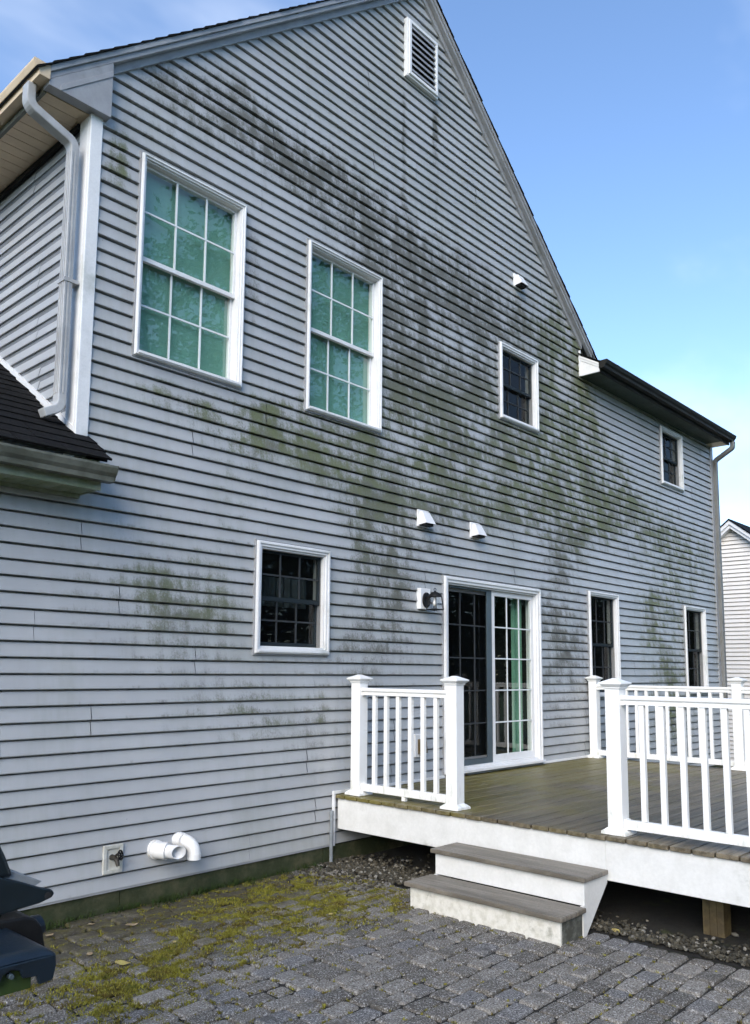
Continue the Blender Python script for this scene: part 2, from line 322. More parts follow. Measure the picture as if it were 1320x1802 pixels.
MAT['brown'] = speckled('brown_cover', (.13,.085,.03), (.10,.065,.02), 10, .5, .05)
MAT['grill_lid'] = speckled('dark_teal_grill_enamel', (.005,.012,.017), (.004,.009,.013), 14, .36, .1, 120)
MAT['grill_shelf'] = speckled('weathered_blue_black_plastic', (.006,.015,.026), (.004,.010,.017), 9, .32, .2, 140, c3=(.022,.034,.045), thr=(.3,.7))
MAT['grill_green'] = speckled('green_shelf_skirt', (.030,.060,.004), (.022,.045,.003), 6, .6, .05)
MAT['nsiding'] = speckled('neighbour_white_siding', (.82,.78,.73), (.78,.74,.69), 3, .5, .02)
MAT['ntrim'] = speckled('neighbour_white_trim', (.80,.80,.80), (.76,.76,.76), 3, .5, .02)
MAT['lawn'] = speckled('lawn_grass', (.045,.085,.018), (.030,.060,.012), 3, .9, .5, 30, c3=(.07,.10,.03), bdist=.03)
MAT['bark'] = speckled('tree_bark', (.085,.065,.048), (.045,.035,.026), 9, .9, .6, 40, bdist=.02)

# ------------------------------------------------------------------ the setting: ground, patio, gravel
def ground():
    mb = MB(); xs = [-400,-120,-50,-20,-8,0,4,8,12,14.5,16,18,20,24,30,50,120,400]; ys = [-400,-120,-50,-25,-12,-6,0,6,12,20,40,120,400]
    def h(x, y): 
        s = min(1, max(0, (x-14.4)/5)); return -0.075-2.6*s*s*(3-2*s)
    for y in ys:
        for x in xs: mb.v.append((x, y, h(x, y)))
    n = len(xs)
    for j in range(len(ys)-1):
        for i in range(n-1): mb.f.append((j*n+i, j*n+i+1, (j+1)*n+i+1, (j+1)*n+i)); mb.sm.append(True)
    o = mb.build('ground', MAT['lawn']); tag(o, 'green lawn ground around the house', 'ground', kind='structure')
ground()

def cam_px(p):
    q = cam.matrix_world.inverted() @ Vector(p)
    if q.z >= 0: return None
    return (631.9+1452.8*q.x/-q.z, 1006.6-1452.8*q.y/-q.z)
PX1 = 4.93
def mossd(x, y):      # how thickly moss grows on the patio, 0..1
    a = math.exp(-(((x-3.75)/1.1)**2+((y-4.36)/.56)**2)); b = .8*math.exp(-(((x-2.25)/.6)**2+((y-3.85)/.45)**2))
    d = .55*math.exp(-(((x-4.45)/.35)**2+((y-4.35)/.6)**2)); e = .75*math.exp(-(((x-3.0)/.7)**2+((y-4.05)/.3)**2))
    hole = 1-.95*math.exp(-(((x-2.72)/.36)**2+((y-4.72)/.30)**2))
    return min(1, (a+b+d+e)*hole)
joints = []
def patio():
    bed = MB(); bed.add([(-3.2,-2.2,-.016),(PX1,-2.2,-.016),(PX1,5.12,-.016),(-3.2,5.12,-.016)], [(0,1,2,3)])
    pt = bed.build('patio', MAT['bed']); tag(pt, 'grey tumbled paver patio with moss in its joints', 'patio', kind='structure')
    def paver_verts(L, W, rr):
        g = .0058; a, b = L/2-g, W/2-g; j = lambda s: rr.uniform(-s, s); vs = []
        prof = [(0, -.045), (0.0, -.013), (.004, -.004), (.0125, 0.0)]
        jit = [(j(.0042), j(.0042)) for _ in range(8)]
        for ins, z in prof:
            ch = .013
            ring = [(-a+ch,-b),(a-ch,-b),(a,-b+ch),(a,b-ch),(a-ch,b),(-a+ch,b),(-a,b-ch),(-a,-b+ch)]
            for q, (x, y) in enumerate(ring):
                vs.append((x*(1-ins/a)+jit[q][0], y*(1-ins/b)+jit[q][1], z+(j(.0015) if z == 0 else 0)))
        fs = []
        for r in range(3):
            fs += [(8*r+k, 8*r+(k+1) % 8, 8*r+8+(k+1) % 8, 8*r+8+k) for k in range(8)]
        fs.append(tuple(range(24, 32)))
        return vs, fs
    rr = random.Random(5); lens = (.125, .165, .205); var = {}
    for L in lens:
        for v in range(6):
            vs, fs = paver_verts(L, .122, rr); m = MB(); m.add(vs, fs); var[(L, v)] = (vs, fs, m.mesh('paver', MAT['paver']))
    items = []; y = 5.06; row = 0
    while y > -2.0:
        x = PX1-.004-rr.uniform(0, .05); yc = y-.061+rr.uniform(-.002, .002)
        while x > -3.0:
            L = rr.choices(lens, (1, 2, 3))[0]
            items.append((x-L/2, yc, L, rr.randrange(6), rr.uniform(-.035,.035), rr.gauss(0,.0042), rr.gauss(0,.018), rr.gauss(0,.018), rr.random() < .5))
            joints.append((x-L, yc, 1)); joints.append((x-L/2, yc-.061, 0)); x -= L
        y -= .122+rr.uniform(0, .003); row += 1
    def score(it):
        p = cam_px((it[0], it[1], 0))
        if p is None or not (-40 < p[0] < 1360 and p[1] < 1840): return 1e9
        if 4.53 < it[0] and 2.55 < it[1] < 3.8: return 1e8
        return it[0]**2+it[1]**2 + (6 if mossd(it[0], it[1]) > .6 else 0)
    items.sort(key=score); mass = MB()
    for i, (x, yc, L, v, rz, dz, tx, ty, flip) in enumerate(items):
        vs, fs, me = var[(L, v)]
        if i < 298: place('paver', me, pt, (x, yc, dz), (tx, ty, rz+(math.pi if flip else 0)))
        else:
            Mx = Matrix.Translation((x, yc, dz)) @ Matrix.Rotation(rz, 4, 'Z') @ Matrix.Rotation(tx, 4, 'X')
            mass.add([Mx @ Vector(p) for p in vs], fs)
    tag(mass.build('paver_mass', MAT['paver2'], pt, fix=False), kind='stuff')
patio()

def blades(name, mats, spots, label, cat, hmin, hmax, w):
    mb = MB(); rr = random.Random(3)
    for x, y, z, n, s in spots:
        for _ in range(n):
            a = rr.uniform(0, 6.283); r = s*math.sqrt(rr.random()); bx, by = x+r*math.cos(a), y+r*math.sin(a)
            h = rr.uniform(hmin, hmax); b = rr.uniform(0, 6.283); le = rr.uniform(.4, 2.2)*h
            dx, dy = math.cos(b)*w, math.sin(b)*w; tx, ty = bx-math.sin(b)*le, by+math.cos(b)*le
            mb.add([(bx-dx,by-dy,z-.004),(bx+dx,by+dy,z-.004),(tx,ty,z+h)], [(0,1,2)])
    o = mb.build(name, mats, fix=False); return tag(o, label, cat, kind='stuff')
def moss_material():
    t = NT('moss_tufts'); p, x, y, z = t.pos(); r = t.n('ShaderNodeNewGeometry').outputs['Random Per Island']
    c = t.mix(t.smooth(t.noise(p, 5, 4, .6), .40, .68), (.165,.155,.020), (.080,.054,.018))
    c = t.mix(t.smooth(r, .55, 1.0), c, (.30,.28,.05)); c = t.mix(t.math('MULTIPLY', t.smooth(t.noise(p, 9, 3), .55, .7), .6), c, (.05,.07,.014))
    t.bsdf(c, .85, 0, None, .2); return t.m
def moss():
    rr = random.Random(8); spots = []
    for x, y, kind in joints:
        if not (1.6 < x < 4.95 and 1.2 < y < 5.08): continue
        m = mossd(x, y); pr = .16+.95*m
        if x < 3.0: pr += .25
        for _ in range(5):
            if rr.random() < pr*.75:
                q = rr.uniform(-.06, .06); xx, yy = (x+rr.gauss(0,.004), y+q) if kind else (x+q, y+rr.gauss(0,.004))
                spots.append((xx, yy, rr.uniform(-.008, .002), rr.randint(5, 12), .012+.010*m))
    for _ in range(22000):
        x, y = rr.uniform(1.7, 4.85), rr.uniform(3.2, 5.08); m = mossd(x, y)
        k = .5+.5*math.sin(x*9+3*math.sin(y*7))*math.sin(y*13+2*math.sin(x*5))
        if rr.random() < m*m*(.06+1.15*k*k): spots.append((x, y, .003, rr.randint(10, 18), .024))
    blades('moss', moss_material(), spots, 'yellow green moss tufts spread over pavers near the foundation', 'moss', .003, .009, .0034)
    sp2 = []
    for _ in range(230):
        x = rr.uniform(1.9, 4.9); sp2.append((x, 5.06-abs(rr.gauss(0, .035)), .0, rr.randint(6, 12), .03))
    t = NT('dark_weed_blades'); p, x, y, z = t.pos(); t.bsdf(t.mix(t.noise(p, 6), (.018,.040,.008), (.040,.060,.014)), .8, 0, None, .2)
    blades('weeds', t.m, sp2, 'dark green weeds growing along the concrete foundation', 'weeds', .01, .055, .0025)
moss()
def gravel():
    rr = random.Random(21); mb = MB(); ph = (1+5**.5)/2
    iv = [Vector(v).normalized() for v in [(-1,ph,0),(1,ph,0),(-1,-ph,0),(1,-ph,0),(0,-1,ph),(0,1,ph),(0,-1,-ph),(0,1,-ph),(ph,0,-1),(ph,0,1),(-ph,0,-1),(-ph,0,1)]]
    fc = [(0,11,5),(0,5,1),(0,1,7),(0,7,10),(0,10,11),(1,5,9),(5,11,4),(11,10,2),(10,7,6),(7,1,8),(3,9,4),(3,4,2),(3,2,6),(3,6,8),(3,8,9),(4,9,5),(2,4,11),(6,2,10),(8,6,7),(9,8,1)]
    def stone(x, y, z, s):
        q = Matrix.Rotation(rr.uniform(0, 6.3), 3, 'Z') @ Matrix.Rotation(rr.uniform(0, 6.3), 3, 'X')
        S = Vector((s*rr.uniform(.8,1.5), s*rr.uniform(.7,1.1), s*rr.uniform(.5,.9)))
        mb.add([Vector((x,y,z))+q @ Vector((v.x*S.x, v.y*S.y, v.z*S.z))*rr.uniform(.85,1.12) for v in iv], fc)
    for _ in range(5200):
        if rr.random() < .62: x, y = PX1+.02+abs(rr.gauss(0,.13)), rr.uniform(.6, 4.95)
        else: x, y = 4.75+rr.gauss(.25,.22), rr.uniform(4.0, 5.05)
        if x < PX1 and (y < 4.2 or rr.random() < .45): continue
        stone(x, y, .004+rr.uniform(-.004,.010), rr.choice((.006,.008,.010,.013,.017)))
    t = NT('gravel_stone'); p, x, y, z = t.pos(); r = t.n('ShaderNodeNewGeometry').outputs['Random Per Island']
    rp = t.n('ShaderNodeValToRGB'); t.put(rp.inputs[0], r); e = rp.color_ramp.elements
    e[0].color = (.03,.026,.020,1); e[1].color = (.32,.30,.26,1); k = e.new(.5); k.color = (.055,.048,.034,1); k = e.new(.82); k.color = (.11,.095,.066,1)
    t.bsdf(t.mix(t.noise(p, 80, 3), rp.outputs[0], t.mix(.5, rp.outputs[0], (.03,.03,.02))), .8, 0, t.bump(t.noise(p, 160), .3, .003), .3)
    tag(mb.build('gravel', t.m, fix=False), 'loose pale gravel along and under the deck edge', 'gravel', kind='stuff')
    bd = MB(); bd.add([(PX1+.001,-.2,-.012),(9.9,-.2,-.012),(9.9,5.12,-.012),(PX1+.001,5.12,-.012)], [(0,1,2,3)])
    tag(bd.build('gravel_bed', MAT['bed']), 'dark soil below the deck', 'soil', kind='structure')
gravel()

# ------------------------------------------------------------------ the house
YW, XL, XR = 5.08, 2.622, 14.18
APX, APZ = 6.253, 8.756
def rakeL(x): return 5.81+.834*(x-2.72)
def rakeR(x): return 7.24-.868*(x-8.0)
def xl_at(z): return 2.72+(z-5.81)/.834
def xr_at(z): return 8.0+(7.24-z)/.868
WINS = {'W1': (3.003,3.990,3.812,5.374), 'W2': (4.680,5.665,3.812,5.374), 'W3': (7.677,8.508,4.440,5.362), 'W4': (12.035,12.865,4.440,5.362),
        'W5': (4.175,5.008,1.714,2.635), 'W6': (9.644,10.484,1.272,2.648), 'W7': (12.706,13.556,1.272,2.652)}
DOOR = (6.628, 8.465, .587, 2.557)
house = empty('house', (6.2, YW, 0)); tag(house, 'large grey vinyl sided house with mildew streaked gable wall', 'house')
house.location = (0, 0, 0)
OPEN = [(x0+.025, x1-.025, z0+.025, z1-.025) for x0, x1, z0, z1 in list(WINS.values())+[DOOR]]
PROF = [(-.024,0.0),(.0235,0.0),(.0245,.005),(.0060,.0883),(-.024,.0893),(-.024,.1016)]
def clip_prof(a, b):
    out = []
    for i, (o, h) in enumerate(PROF):
        if i:
            o0, h0 = PROF[i-1]
            for c in (a, b):
                if h0 < c < h: out.append((o0+(o-o0)*(c-h0)/(h-h0), c))
        if a-1e-9 <= h <= b+1e-9: out.append((o, h))
    return out
def siding(parent, pt, lo, hi, ztop, zbot, openings, seed, name='siding_panel', mat='siding', long=3.66, breaks=()):
    rr = random.Random(seed); nrow = int(math.ceil((ztop-zbot)/(2*CRS))); last = 0
    for r in range(nrow):
        zr0 = zbot+2*CRS*r; zr1 = min(zr0+2*CRS, ztop)
        if zr1-zr0 < .005: continue
        left = min(lo(zr0+1e-4), lo(zr1-1e-4)); right = max(hi(zr0+1e-4), hi(zr1-1e-4))
        if right-left < .02: continue
        s = rr.uniform(.5, long); 
        while abs(s-last) < .5: s = rr.uniform(.5, long)
        last = s; cuts = [left]
        x = math.floor(left/long)*long+s
        while x < right:
            if x > left+.25 and x < right-.25: cuts.append(x)
            x += long
        seams = set(cuts[1:])
        for (a, b, za, zb) in openings:
            if za < zr1 and zb > zr0 and za <= zr0+CRS and zb >= zr1-CRS: cuts.append((a+b)/2)
        cuts = sorted(cuts)+[right]
        for si in range(len(cuts)-1):
            s0, s1 = cuts[si], cuts[si+1]; mb = MB(); off = .0026*((si+r) % 2)+rr.uniform(-.0008, .0008)
            g0 = .002 if s0 in seams else 0; g1 = .002 if s1 in seams else 0
            for cidx in range(2):
                c0 = zr0+cidx*CRS
                if c0 >= zr1-1e-6: continue
                c1 = min(c0+CRS, zr1); zs = [c0, c1]
                for (a, b, za, zb) in openings:
                    for q in (za, zb):
                        if c0+.002 < q < c1-.002: zs.append(q)
                zs.sort()
                for q in range(len(zs)-1):
                    za_, zb_ = zs[q], zs[q+1]; mid = (za_+zb_)/2
                    L0, L1 = lo(za_), lo(zb_); R0, R1 = hi(za_), hi(zb_)
                    segs = [(s0+g0, s1-g1)]
                    for (a, b, oa, ob) in openings:
                        if oa < mid < ob:
                            ns = []
                            for (u, w) in segs:
                                if a > u: ns.append((u, min(w, a)))
                                if b < w: ns.append((max(u, b), w))
                            segs = [e for e in ns if e[1]-e[0] > .004]
                    pf = clip_prof(za_-c0, zb_-c0)
                    for (u, w) in segs:
                        vs = []; ok = True
                        for (o, h) in pf:
                            k = (h-(za_-c0))/max(1e-6, zb_-za_); a_ = max(u, L0+(L1-L0)*k); b_ = min(w, R0+(R1-R0)*k)
                            if b_ < a_: b_ = a_ = (a_+b_)/2
                            vs += [pt(a_, o+off, c0+h), pt(b_, o+off, c0+h)]
                        if max((Vector(vs[2*i+1])-Vector(vs[2*i])).length for i in range(len(pf))) < .004: continue
                        mb.add(vs, [(2*i, 2*i+1, 2*i+3, 2*i+2) for i in range(len(pf)-1)])
            if mb.f: mb.build(name, MAT[mat], parent, fix=False)
fp = lambda u, o, z: (u, YW+.012-o, z)
wall_front = empty('front_wall', parent=house)
FZ = 2.7432                       # the lower wing stops here on the left
zb_low = Z0; n_low = 13
siding(wall_front, fp, lambda z: -2.6, lambda z: XR-.01, Z0+2*CRS*n_low, Z0, OPEN, 31)
zmid = Z0+2*CRS*n_low
def lo_up(z): return max(2.69, xl_at(z) if z > 5.77 else 2.69)
def hi_up(z): return min(XR-.01, xr_at(z)) if z > 5.70 else XR-.01
siding(wall_front, fp, lo_up, hi_up, Z0+2*CRS*27, zmid, OPEN, 47)
siding(wall_front, fp, lo_up, lambda z: min(xr_at(z), 10.2), 8.72, Z0+2*CRS*27, OPEN, 53)
# starter strip with the metal-bright lower lip
MB().box(-2.6, 5.09, YW-.012, YW+.012, Z0-.012, Z0-.001).build('starter_strip', MAT['trim'], wall_front)
# sheathing behind, with the openings left free
def sheathing():
    mb = MB(); X = sorted({-8.0, XL, XR, *[o[0] for o in OPEN], *[o[1] for o in OPEN]}); Zs = sorted({.0, 2.75, 5.70, *[o[2] for o in OPEN], *[o[3] for o in OPEN]})
    for i in range(len(X)-1):
        for j in range(len(Zs)-1):
            cx, cz = (X[i]+X[i+1])/2, (Zs[j]+Zs[j+1])/2
            if any(a < cx < b and c < cz < d for a, b, c, d in OPEN): continue
            if cx < XL and cz > 2.75: continue
            mb.add([(X[i],YW+.0375,Zs[j]),(X[i+1],YW+.0375,Zs[j]),(X[i+1],YW+.0375,Zs[j+1]),(X[i],YW+.0375,Zs[j+1])], [(0,1,2,3)])
    y = YW+.0375
    mb.add([(XL,y,5.70),(9.95,y,5.70),(APX,y,APZ+.05)], [(0,1,2)])
    mb.add([(XL,YW+.0375,2.7),(XL,14,2.7),(XL,14,5.6),(XL,YW+.0375,5.6)], [(0,1,2,3)])
    mb.add([(XR,YW+.0375,-1.5),(XR,14,-1.5),(XR,14,5.6),(XR,YW+.0375,5.6)], [(0,1,2,3)])
    mb.add([(-8,14,-.5),(XR,14,-.5),(XR,14,5.6),(-8,14,5.6)], [(0,1,2,3)])
    mb.add([(-8,YW+.0375,-.5),(-8,14,-.5),(-8,14,2.7),(-8,YW+.0375,2.7)], [(0,1,2,3)])
    mb.build('sheathing', MAT['backing'], house, fix=False)
sheathing()
# foundation, in poured bays
fnd = empty('foundation', parent=house)
for i in range(9):
    x0 = -2.6+1.9*i; MB().box(x0, min(x0+1.894, XR), YW+.004, YW+.16, -.9, Z0-.013).build('concrete_bay', MAT['found'], fnd)
# left side wall above the lower roof
def roof_lo(y): return 3.183+.644*(y-5.118)
side = empty('side_wall', parent=house)
sp = lambda u, o, z: (XL+.012-o, u, z)
siding(side, sp, lambda z: 5.215, lambda z: max(5.215, 5.118+(z-3.183-.03)/.644) if z < 5.5 else 9.0, 5.44, Z0+2*CRS*15, [], 77, long=3.66)
MB().prism([(XL-.006,5.09,roof_lo(5.09)-.03),(XL-.006,8.9,roof_lo(8.9)-.03),(XL-.006,8.9,roof_lo(8.9)+.045),(XL-.006,5.09,roof_lo(5.09)+.045)], (-.022,0,0)).build('step_flashing', MAT['white'], side)
# corner boards
cb = empty('corner_board', parent=house)
MB().box(XL-.022, 2.694, YW-.022, YW+.013, 2.95, 5.46).box(XL-.022, XL+.008, YW+.0131, YW+.135, 2.95, 5.46).build('board', MAT['white'], cb, bevel=.006)
cb2 = empty('corner_board', parent=house)
MB().box(XR-.085, XR+.02, YW-.020, YW+.012, Z0-.01, 5.46).build('board', MAT['trim'], cb2, bevel=.004)

# windows -----------------------------------------------------------
def window(rect, style):
    x0, x1, z0, z1 = rect; x0 += .010; x1 -= .010; z0 += .010; z1 -= .010; w = empty('window', parent=house); Y = YW
    cw, jw, sw = (.034, .010, .022) if style == 'blind' else (.046, .014, .020)
    a = MB().ring(x0, x1, z0, z1, cw, Y-.034, Y+.02); a.ring(x0+.004, x1-.004, z0+.004, z1-.004, cw*.45, Y-.044, Y-.0341)
    a.build('casing', MAT['white'], w, bevel=.004)
    MB().ring(x0-.011, x1+.011, z0-.011, z1+.011, .0105, Y-.0215, Y+.02).build('channel', MAT['trim'], w)
    MB().box(x0+.022, x1-.022, Y-.052, Y-.0445, z0+.012, z0+.034).build('sill', MAT['white'], w, bevel=.003)
    ix0, ix1, iz0, iz1 = x0+cw+.0005, x1-cw-.0005, z0+cw+.0005, z1-cw-.0005
    MB().ring(ix0, ix1, iz0, iz1, jw, Y-.018, Y+.115).build('jamb', MAT['white'], w, bevel=.002)
    sx0, sx1, sz0, sz1 = ix0+jw+.0005, ix1-jw-.0005, iz0+jw+.0005, iz1-jw-.0005; zm = (sz0+sz1)/2
    dark = style != 'blind'; fm = MAT['sash_d'] if dark else MAT['white']; gm = MAT['muntin_dim'] if dark else MAT['muntin']  # bars behind a screen take the darker copy, dimming in the colour
    for k, (a0, a1, yo) in enumerate(((zm-.022, sz1, .028), (sz0, zm+.02, .062))):
        MB().ring(sx0, sx1, a0, a1, sw, Y+yo, Y+yo+.032, .034).build('sash', MAT['white'] if (dark and k == 0 and style == 'dark_top') else fm, w, bevel=.002)
        f = sw; px0, px1, pz0, pz1 = sx0+f, sx1-f, a0+.034, a1-f
        MB().add([(px0-.004,Y+yo+.010,pz0-.004),(px1+.004,Y+yo+.010,pz0-.004),(px1+.004,Y+yo+.010,pz1+.004),(px0-.004,Y+yo+.010,pz1+.004)], [(0,1,2,3)]).build('pane', MAT['glass'], w, fix=False)
        yy = Y+yo+.0005; b = .0070
        for i in (1, 2):
            xx = px0+(px1-px0)*i/3; MB().box(xx-b, xx+b, yy, yy+.008, pz0, pz1).build('muntin', gm, w)
        zz = (pz0+pz1)/2; MB().box(px0, px1, yy-.0015, yy+.0065, zz-b, zz+b).build('muntin', gm, w)
    if style == 'blind':
        m = MB(); n = 46
        for i in range(n):
            za = sz0+(sz1-sz0)*i/n; zb = sz0+(sz1-sz0)*(i+1)/n
            m.add([(sx0+.002,Y+.106,za),(sx1-.002,Y+.106,za),(sx1-.002,Y+.099,zb),(sx0+.002,Y+.099,zb)], [(0,1,2,3)])
        m.build('blind', MAT['blind'], w, fix=False)
    else:
        MB().add([(sx0,Y+.016,sz0),(sx1,Y+.016,sz0),(sx1,Y+.016,sz1),(sx0,Y+.016,sz1)], [(0,1,2,3)]).build('insect_screen', MAT['screen'], w, fix=False)
    d = .9; r = MB(); X0, X1, Q0, Q1, A, B = x0+.018, x1-.018, z0+.018, z1-.018, Y+.0377, Y+d
    r.add([(X0,A,Q0),(X1,A,Q0),(X1,A,Q1),(X0,A,Q1),(X0,B,Q0),(X1,B,Q0),(X1,B,Q1),(X0,B,Q1)], [(4,5,6,7),(0,1,5,4),(3,2,6,7),(0,3,7,4),(1,2,6,5)])
    r.build('room_interior', MAT['room'], w, fix=False)
    if style == 'curtain':
        m = MB(); n = 40
        for i in range(n):
            xa = sx0+(sx1-sx0)*i/n; xb = sx0+(sx1-sx0)*(i+1)/n; f = lambda q: Y+.20+.02*math.sin(q*70)
            m.add([(xa,f(xa),zm-.05),(xb,f(xb),zm-.05),(xb,f(xb),zm+.2),(xa,f(xa),zm+.2)], [(0,1,2,3)], True)
        m.build('curtain', MAT['sash_d'], w, fix=False)
window(WINS['W1'], 'blind'); window(WINS['W2'], 'blind'); window(WINS['W3'], 'dark'); window(WINS['W4'], 'dark')
window(WINS['W5'], 'curtain'); window(WINS['W6'], 'dark'); window(WINS['W7'], 'dark')

def door():
    x0, x1, z0, z1 = DOOR; d = empty('patio_door', parent=house); Y = YW
    a = MB().ring(x0, x1, z0, z1, .062, Y-.034, Y+.02, .034); a.ring(x0+.004, x1-.004, z0+.004, z1-.004, .028, Y-.046, Y-.0341, .02)
    a.build('casing', MAT['white'], d, bevel=.004)
    MB().ring(x0-.011, x1+.011, z0-.011, z1+.011, .0105, Y-.0215, Y+.02).build('channel', MAT['trim'], d)
    MB().box(x0+.02, x1-.02, Y-.085, Y-.047, z0-.004, z0+.022).build('threshold', MAT['white'], d, bevel=.003)
    ix0, ix1, iz0, iz1 = x0+.0625, x1-.0625, z0+.0345, z1-.0625; xm = (ix0+ix1)/2+.02
    MB().ring(ix0, ix1, iz0, iz1, .016, Y-.012, Y+.12).build('jamb', MAT['white'], d)
    def leaf(a0, a1, yo, mat, gm, fw, nm):
        b0, b1 = iz0+.0165, iz1-.0165
        MB().ring(a0, a1, b0, b1, fw, Y+yo, Y+yo+.036, fw*1.35).build(nm, mat, d, bevel=.003)
        px0, px1, pz0, pz1 = a0+fw, a1-fw, b0+fw*1.35, b1-fw
        MB().add([(px0,Y+yo+.012,pz0),(px1,Y+yo+.012,pz0),(px1,Y+yo+.012,pz1),(px0,Y+yo+.012,pz1)], [(0,1,2,3)]).build('pane', MAT['glass'], d, fix=False)
        yy = Y+yo+.0025
        for i in (1, 2):
            xx = px0+(px1-px0)*i/3; MB().box(xx-.007, xx+.007, yy, yy+.008, pz0, pz1).build('muntin', gm, d)
        for i in range(1, 5):
            zz = pz0+(pz1-pz0)*i/5; MB().box(px0, px1, yy-.0015, yy+.0065, zz-.007, zz+.007).build('muntin', gm, d)
    leaf(xm-.03, ix1-.0165, .020, MAT['white'], MAT['muntin'], .055, 'fixed_leaf')
    leaf(ix0+.0165, xm+.03, .062, MAT['white'], MAT['muntin_dim'], .055, 'sliding_leaf')
    s = MB().ring(ix0+.0165, xm-.035, iz0+.0165, iz1-.0165, .022, Y+.018, Y+.034, .06); s.box(xm-.125, xm-.0355, Y+.0175, Y+.0345, iz0+.077, iz1-.039)
    s.build('screen_frame', MAT['sash_d'], d)
    MB().add([(ix0+.03,Y+.027,iz0+.07),(xm-.12,Y+.027,iz0+.07),(xm-.12,Y+.027,iz1-.03),(ix0+.03,Y+.027,iz1-.03)], [(0,1,2,3)]).build('insect_screen', MAT['screen'], d, fix=False)
    m = MB(); n = 24; c0, c1 = ix1-.24, ix1-.02
    for i in range(n):
        xa = c0+(c1-c0)*i/n; xb = c0+(c1-c0)*(i+1)/n; f = lambda q: Y+.17+.022*math.sin(q*85)
        m.add([(xa,f(xa),iz0+.05),(xb,f(xb),iz0+.05),(xb,f(xb),iz1-.04),(xa,f(xa),iz1-.04)], [(0,1,2,3)], True)
    m.build('curtain', MAT['curtain'], d, fix=False)
    A, B = Y+.0377, Y+2.5; r = MB(); X0, X1, Q0, Q1 = x0+.024, x1-.024, z0+.024, z1-.024
    r.add([(X0,A,Q0),(X1,A,Q0),(X1,A,Q1),(X0,A,Q1),(X0,B,Q0),(X1,B,Q0),(X1,B,Q1),(X0,B,Q1)], [(4,5,6,7),(0,1,5,4),(3,2,6,7),(0,3,7,4),(1,2,6,5)])
    r.build('room_interior', MAT['room'], d, fix=False)
door()
# gable louver vent --------------------------------------------------
def louver():
    x0, x1, z0, z1 = 6.0, 6.515, 7.682, 8.336; v = empty('gable_vent', parent=house); Y = YW
    a = MB().ring(x0, x1, z0, z1, .055, Y-.050, Y+.0); a.ring(x0+.02, x1-.02, z0+.02, z1-.02, .034, Y-.068, Y-.0501)
    a.build('vent_frame', MAT['white'], v, bevel=.004)
    MB().box(x0+.05, x1-.05, Y-.026, Y-.024, z0+.05, z1-.05).build('vent_back', MAT['dark'], v)
    n = 8
    for i in range(n):
        zz = z0+.075+(z1-z0-.13)*i/(n-.3)
        MB().prism([(x0+.053,Y-.062,zz),(x0+.053,Y-.028,zz+.030),(x0+.053,Y-.028,zz+.054),(x0+.053,Y-.062,zz+.024)], (x1-x0-.106,0,0)).build('vent_slat', MAT['trim'], v)
louver()

# roofs ---------------------------------------------------------------
def gprof(s=1.0):      # K-style gutter section (out, up), closed thin-wall outline
    return [(0,.098),(0,0),(.072,0),(.078,.030),(.098,.052),(.112,.085),(.112,.100),(.100,.100),(.100,.092),(.094,.060),(.072,.036),(.066,.006),(.006,.006),(.006,.098)]
def gutter(parent, fn, vec, mat, solid_ends=True):
    g = MB().prism([fn(o, u) for o, u in gprof()], vec).build('gutter', mat, parent)
    sh = [(0,.098),(0,0),(.072,0),(.078,.030),(.098,.052),(.112,.085),(.112,.100)]
    vv = Vector(vec); e = vv.normalized()*.004
    MB().prism([Vector(fn(o, u))-e*.5 for o, u in sh], -e).prism([Vector(fn(o, u))+vv+e*.5 for o, u in sh], e).build('end_cap', mat, g)
    return g
def roof_strips(mb, p0, up, along, n, step, length, rr, t=.011):
    # overlapping courses: p0 eave corner, up unit vector in the slope, along unit vector of the eave
    up = Vector(up).normalized(); al = Vector(along).normalized(); nr = al.cross(up); nr = nr if nr.z > 0 else -nr
    for i in range(n):
        a = Vector(p0)+up*step*i+al*rr.uniform(-.006, .006)
        q = [a+nr*t, a+up*(step+.03)+nr*.001, a+up*(step+.03)-nr*.004, a-nr*.004]
        mb.prism(q, al*length)
roof = empty('main_roof', parent=house)
rr = random.Random(4); mr = MB()
RB = .165   # roof deck above the siding line
n = 36
roof_strips(mr, (2.17, YW-.105, rakeL(2.17)+RB), (1,0,.834), (0,1,0), 38, .1415, 9.1, rr)
roof_strips(mr, (10.15, YW-.105, rakeR(10.15)+RB), (-1,0,.868), (0,1,0), 37, .1415, 9.1, rr)
tag(mr.build('shingles', MAT['shingle'], roof), kind='stuff')
dk = MB(); dk.prism([(2.19,YW-.09,rakeL(2.19)+RB-.03),(APX,YW-.09,rakeL(APX)+RB-.03),(10.1,YW-.09,rakeR(10.1)+RB-.03),(10.1,YW-.09,rakeR(10.1)+RB-.012),(APX,YW-.09,rakeL(APX)+RB-.012),(2.19,YW-.09,rakeL(2.19)+RB-.012)], (0,9.0,0))
dk.build('roof_deck', MAT['backing'], roof)
def slope_board(x0, x1, f, lo, hi, y0, y1, name, mat, parent, bev=.003):
    MB().prism([(x0,y0,f(x0)+lo),(x1,y0,f(x1)+lo),(x1,y0,f(x1)+hi),(x0,y0,f(x0)+hi)], (0,y1-y0,0)).build(name, mat, parent, bevel=bev)
for f, a, b, nm in ((rakeL, 2.72, APX-.001, 'L'), (rakeR, 9.62, APX+.001, 'R')):
    slope_board(a, b, f, -.004, .085, YW-.030, YW+.012, 'frieze_board', MAT['trim'], roof)
    a2 = 2.262 if nm == 'L' else 9.80
    slope_board(a2, b, f, .066, .112, YW-.078, YW-.0305, 'rake_board', MAT['trim'], roof)
    slope_board(a2, b, f, .1125, .160, YW-.094, YW-.0305, 'rake_crown', MAT['trim'], roof)
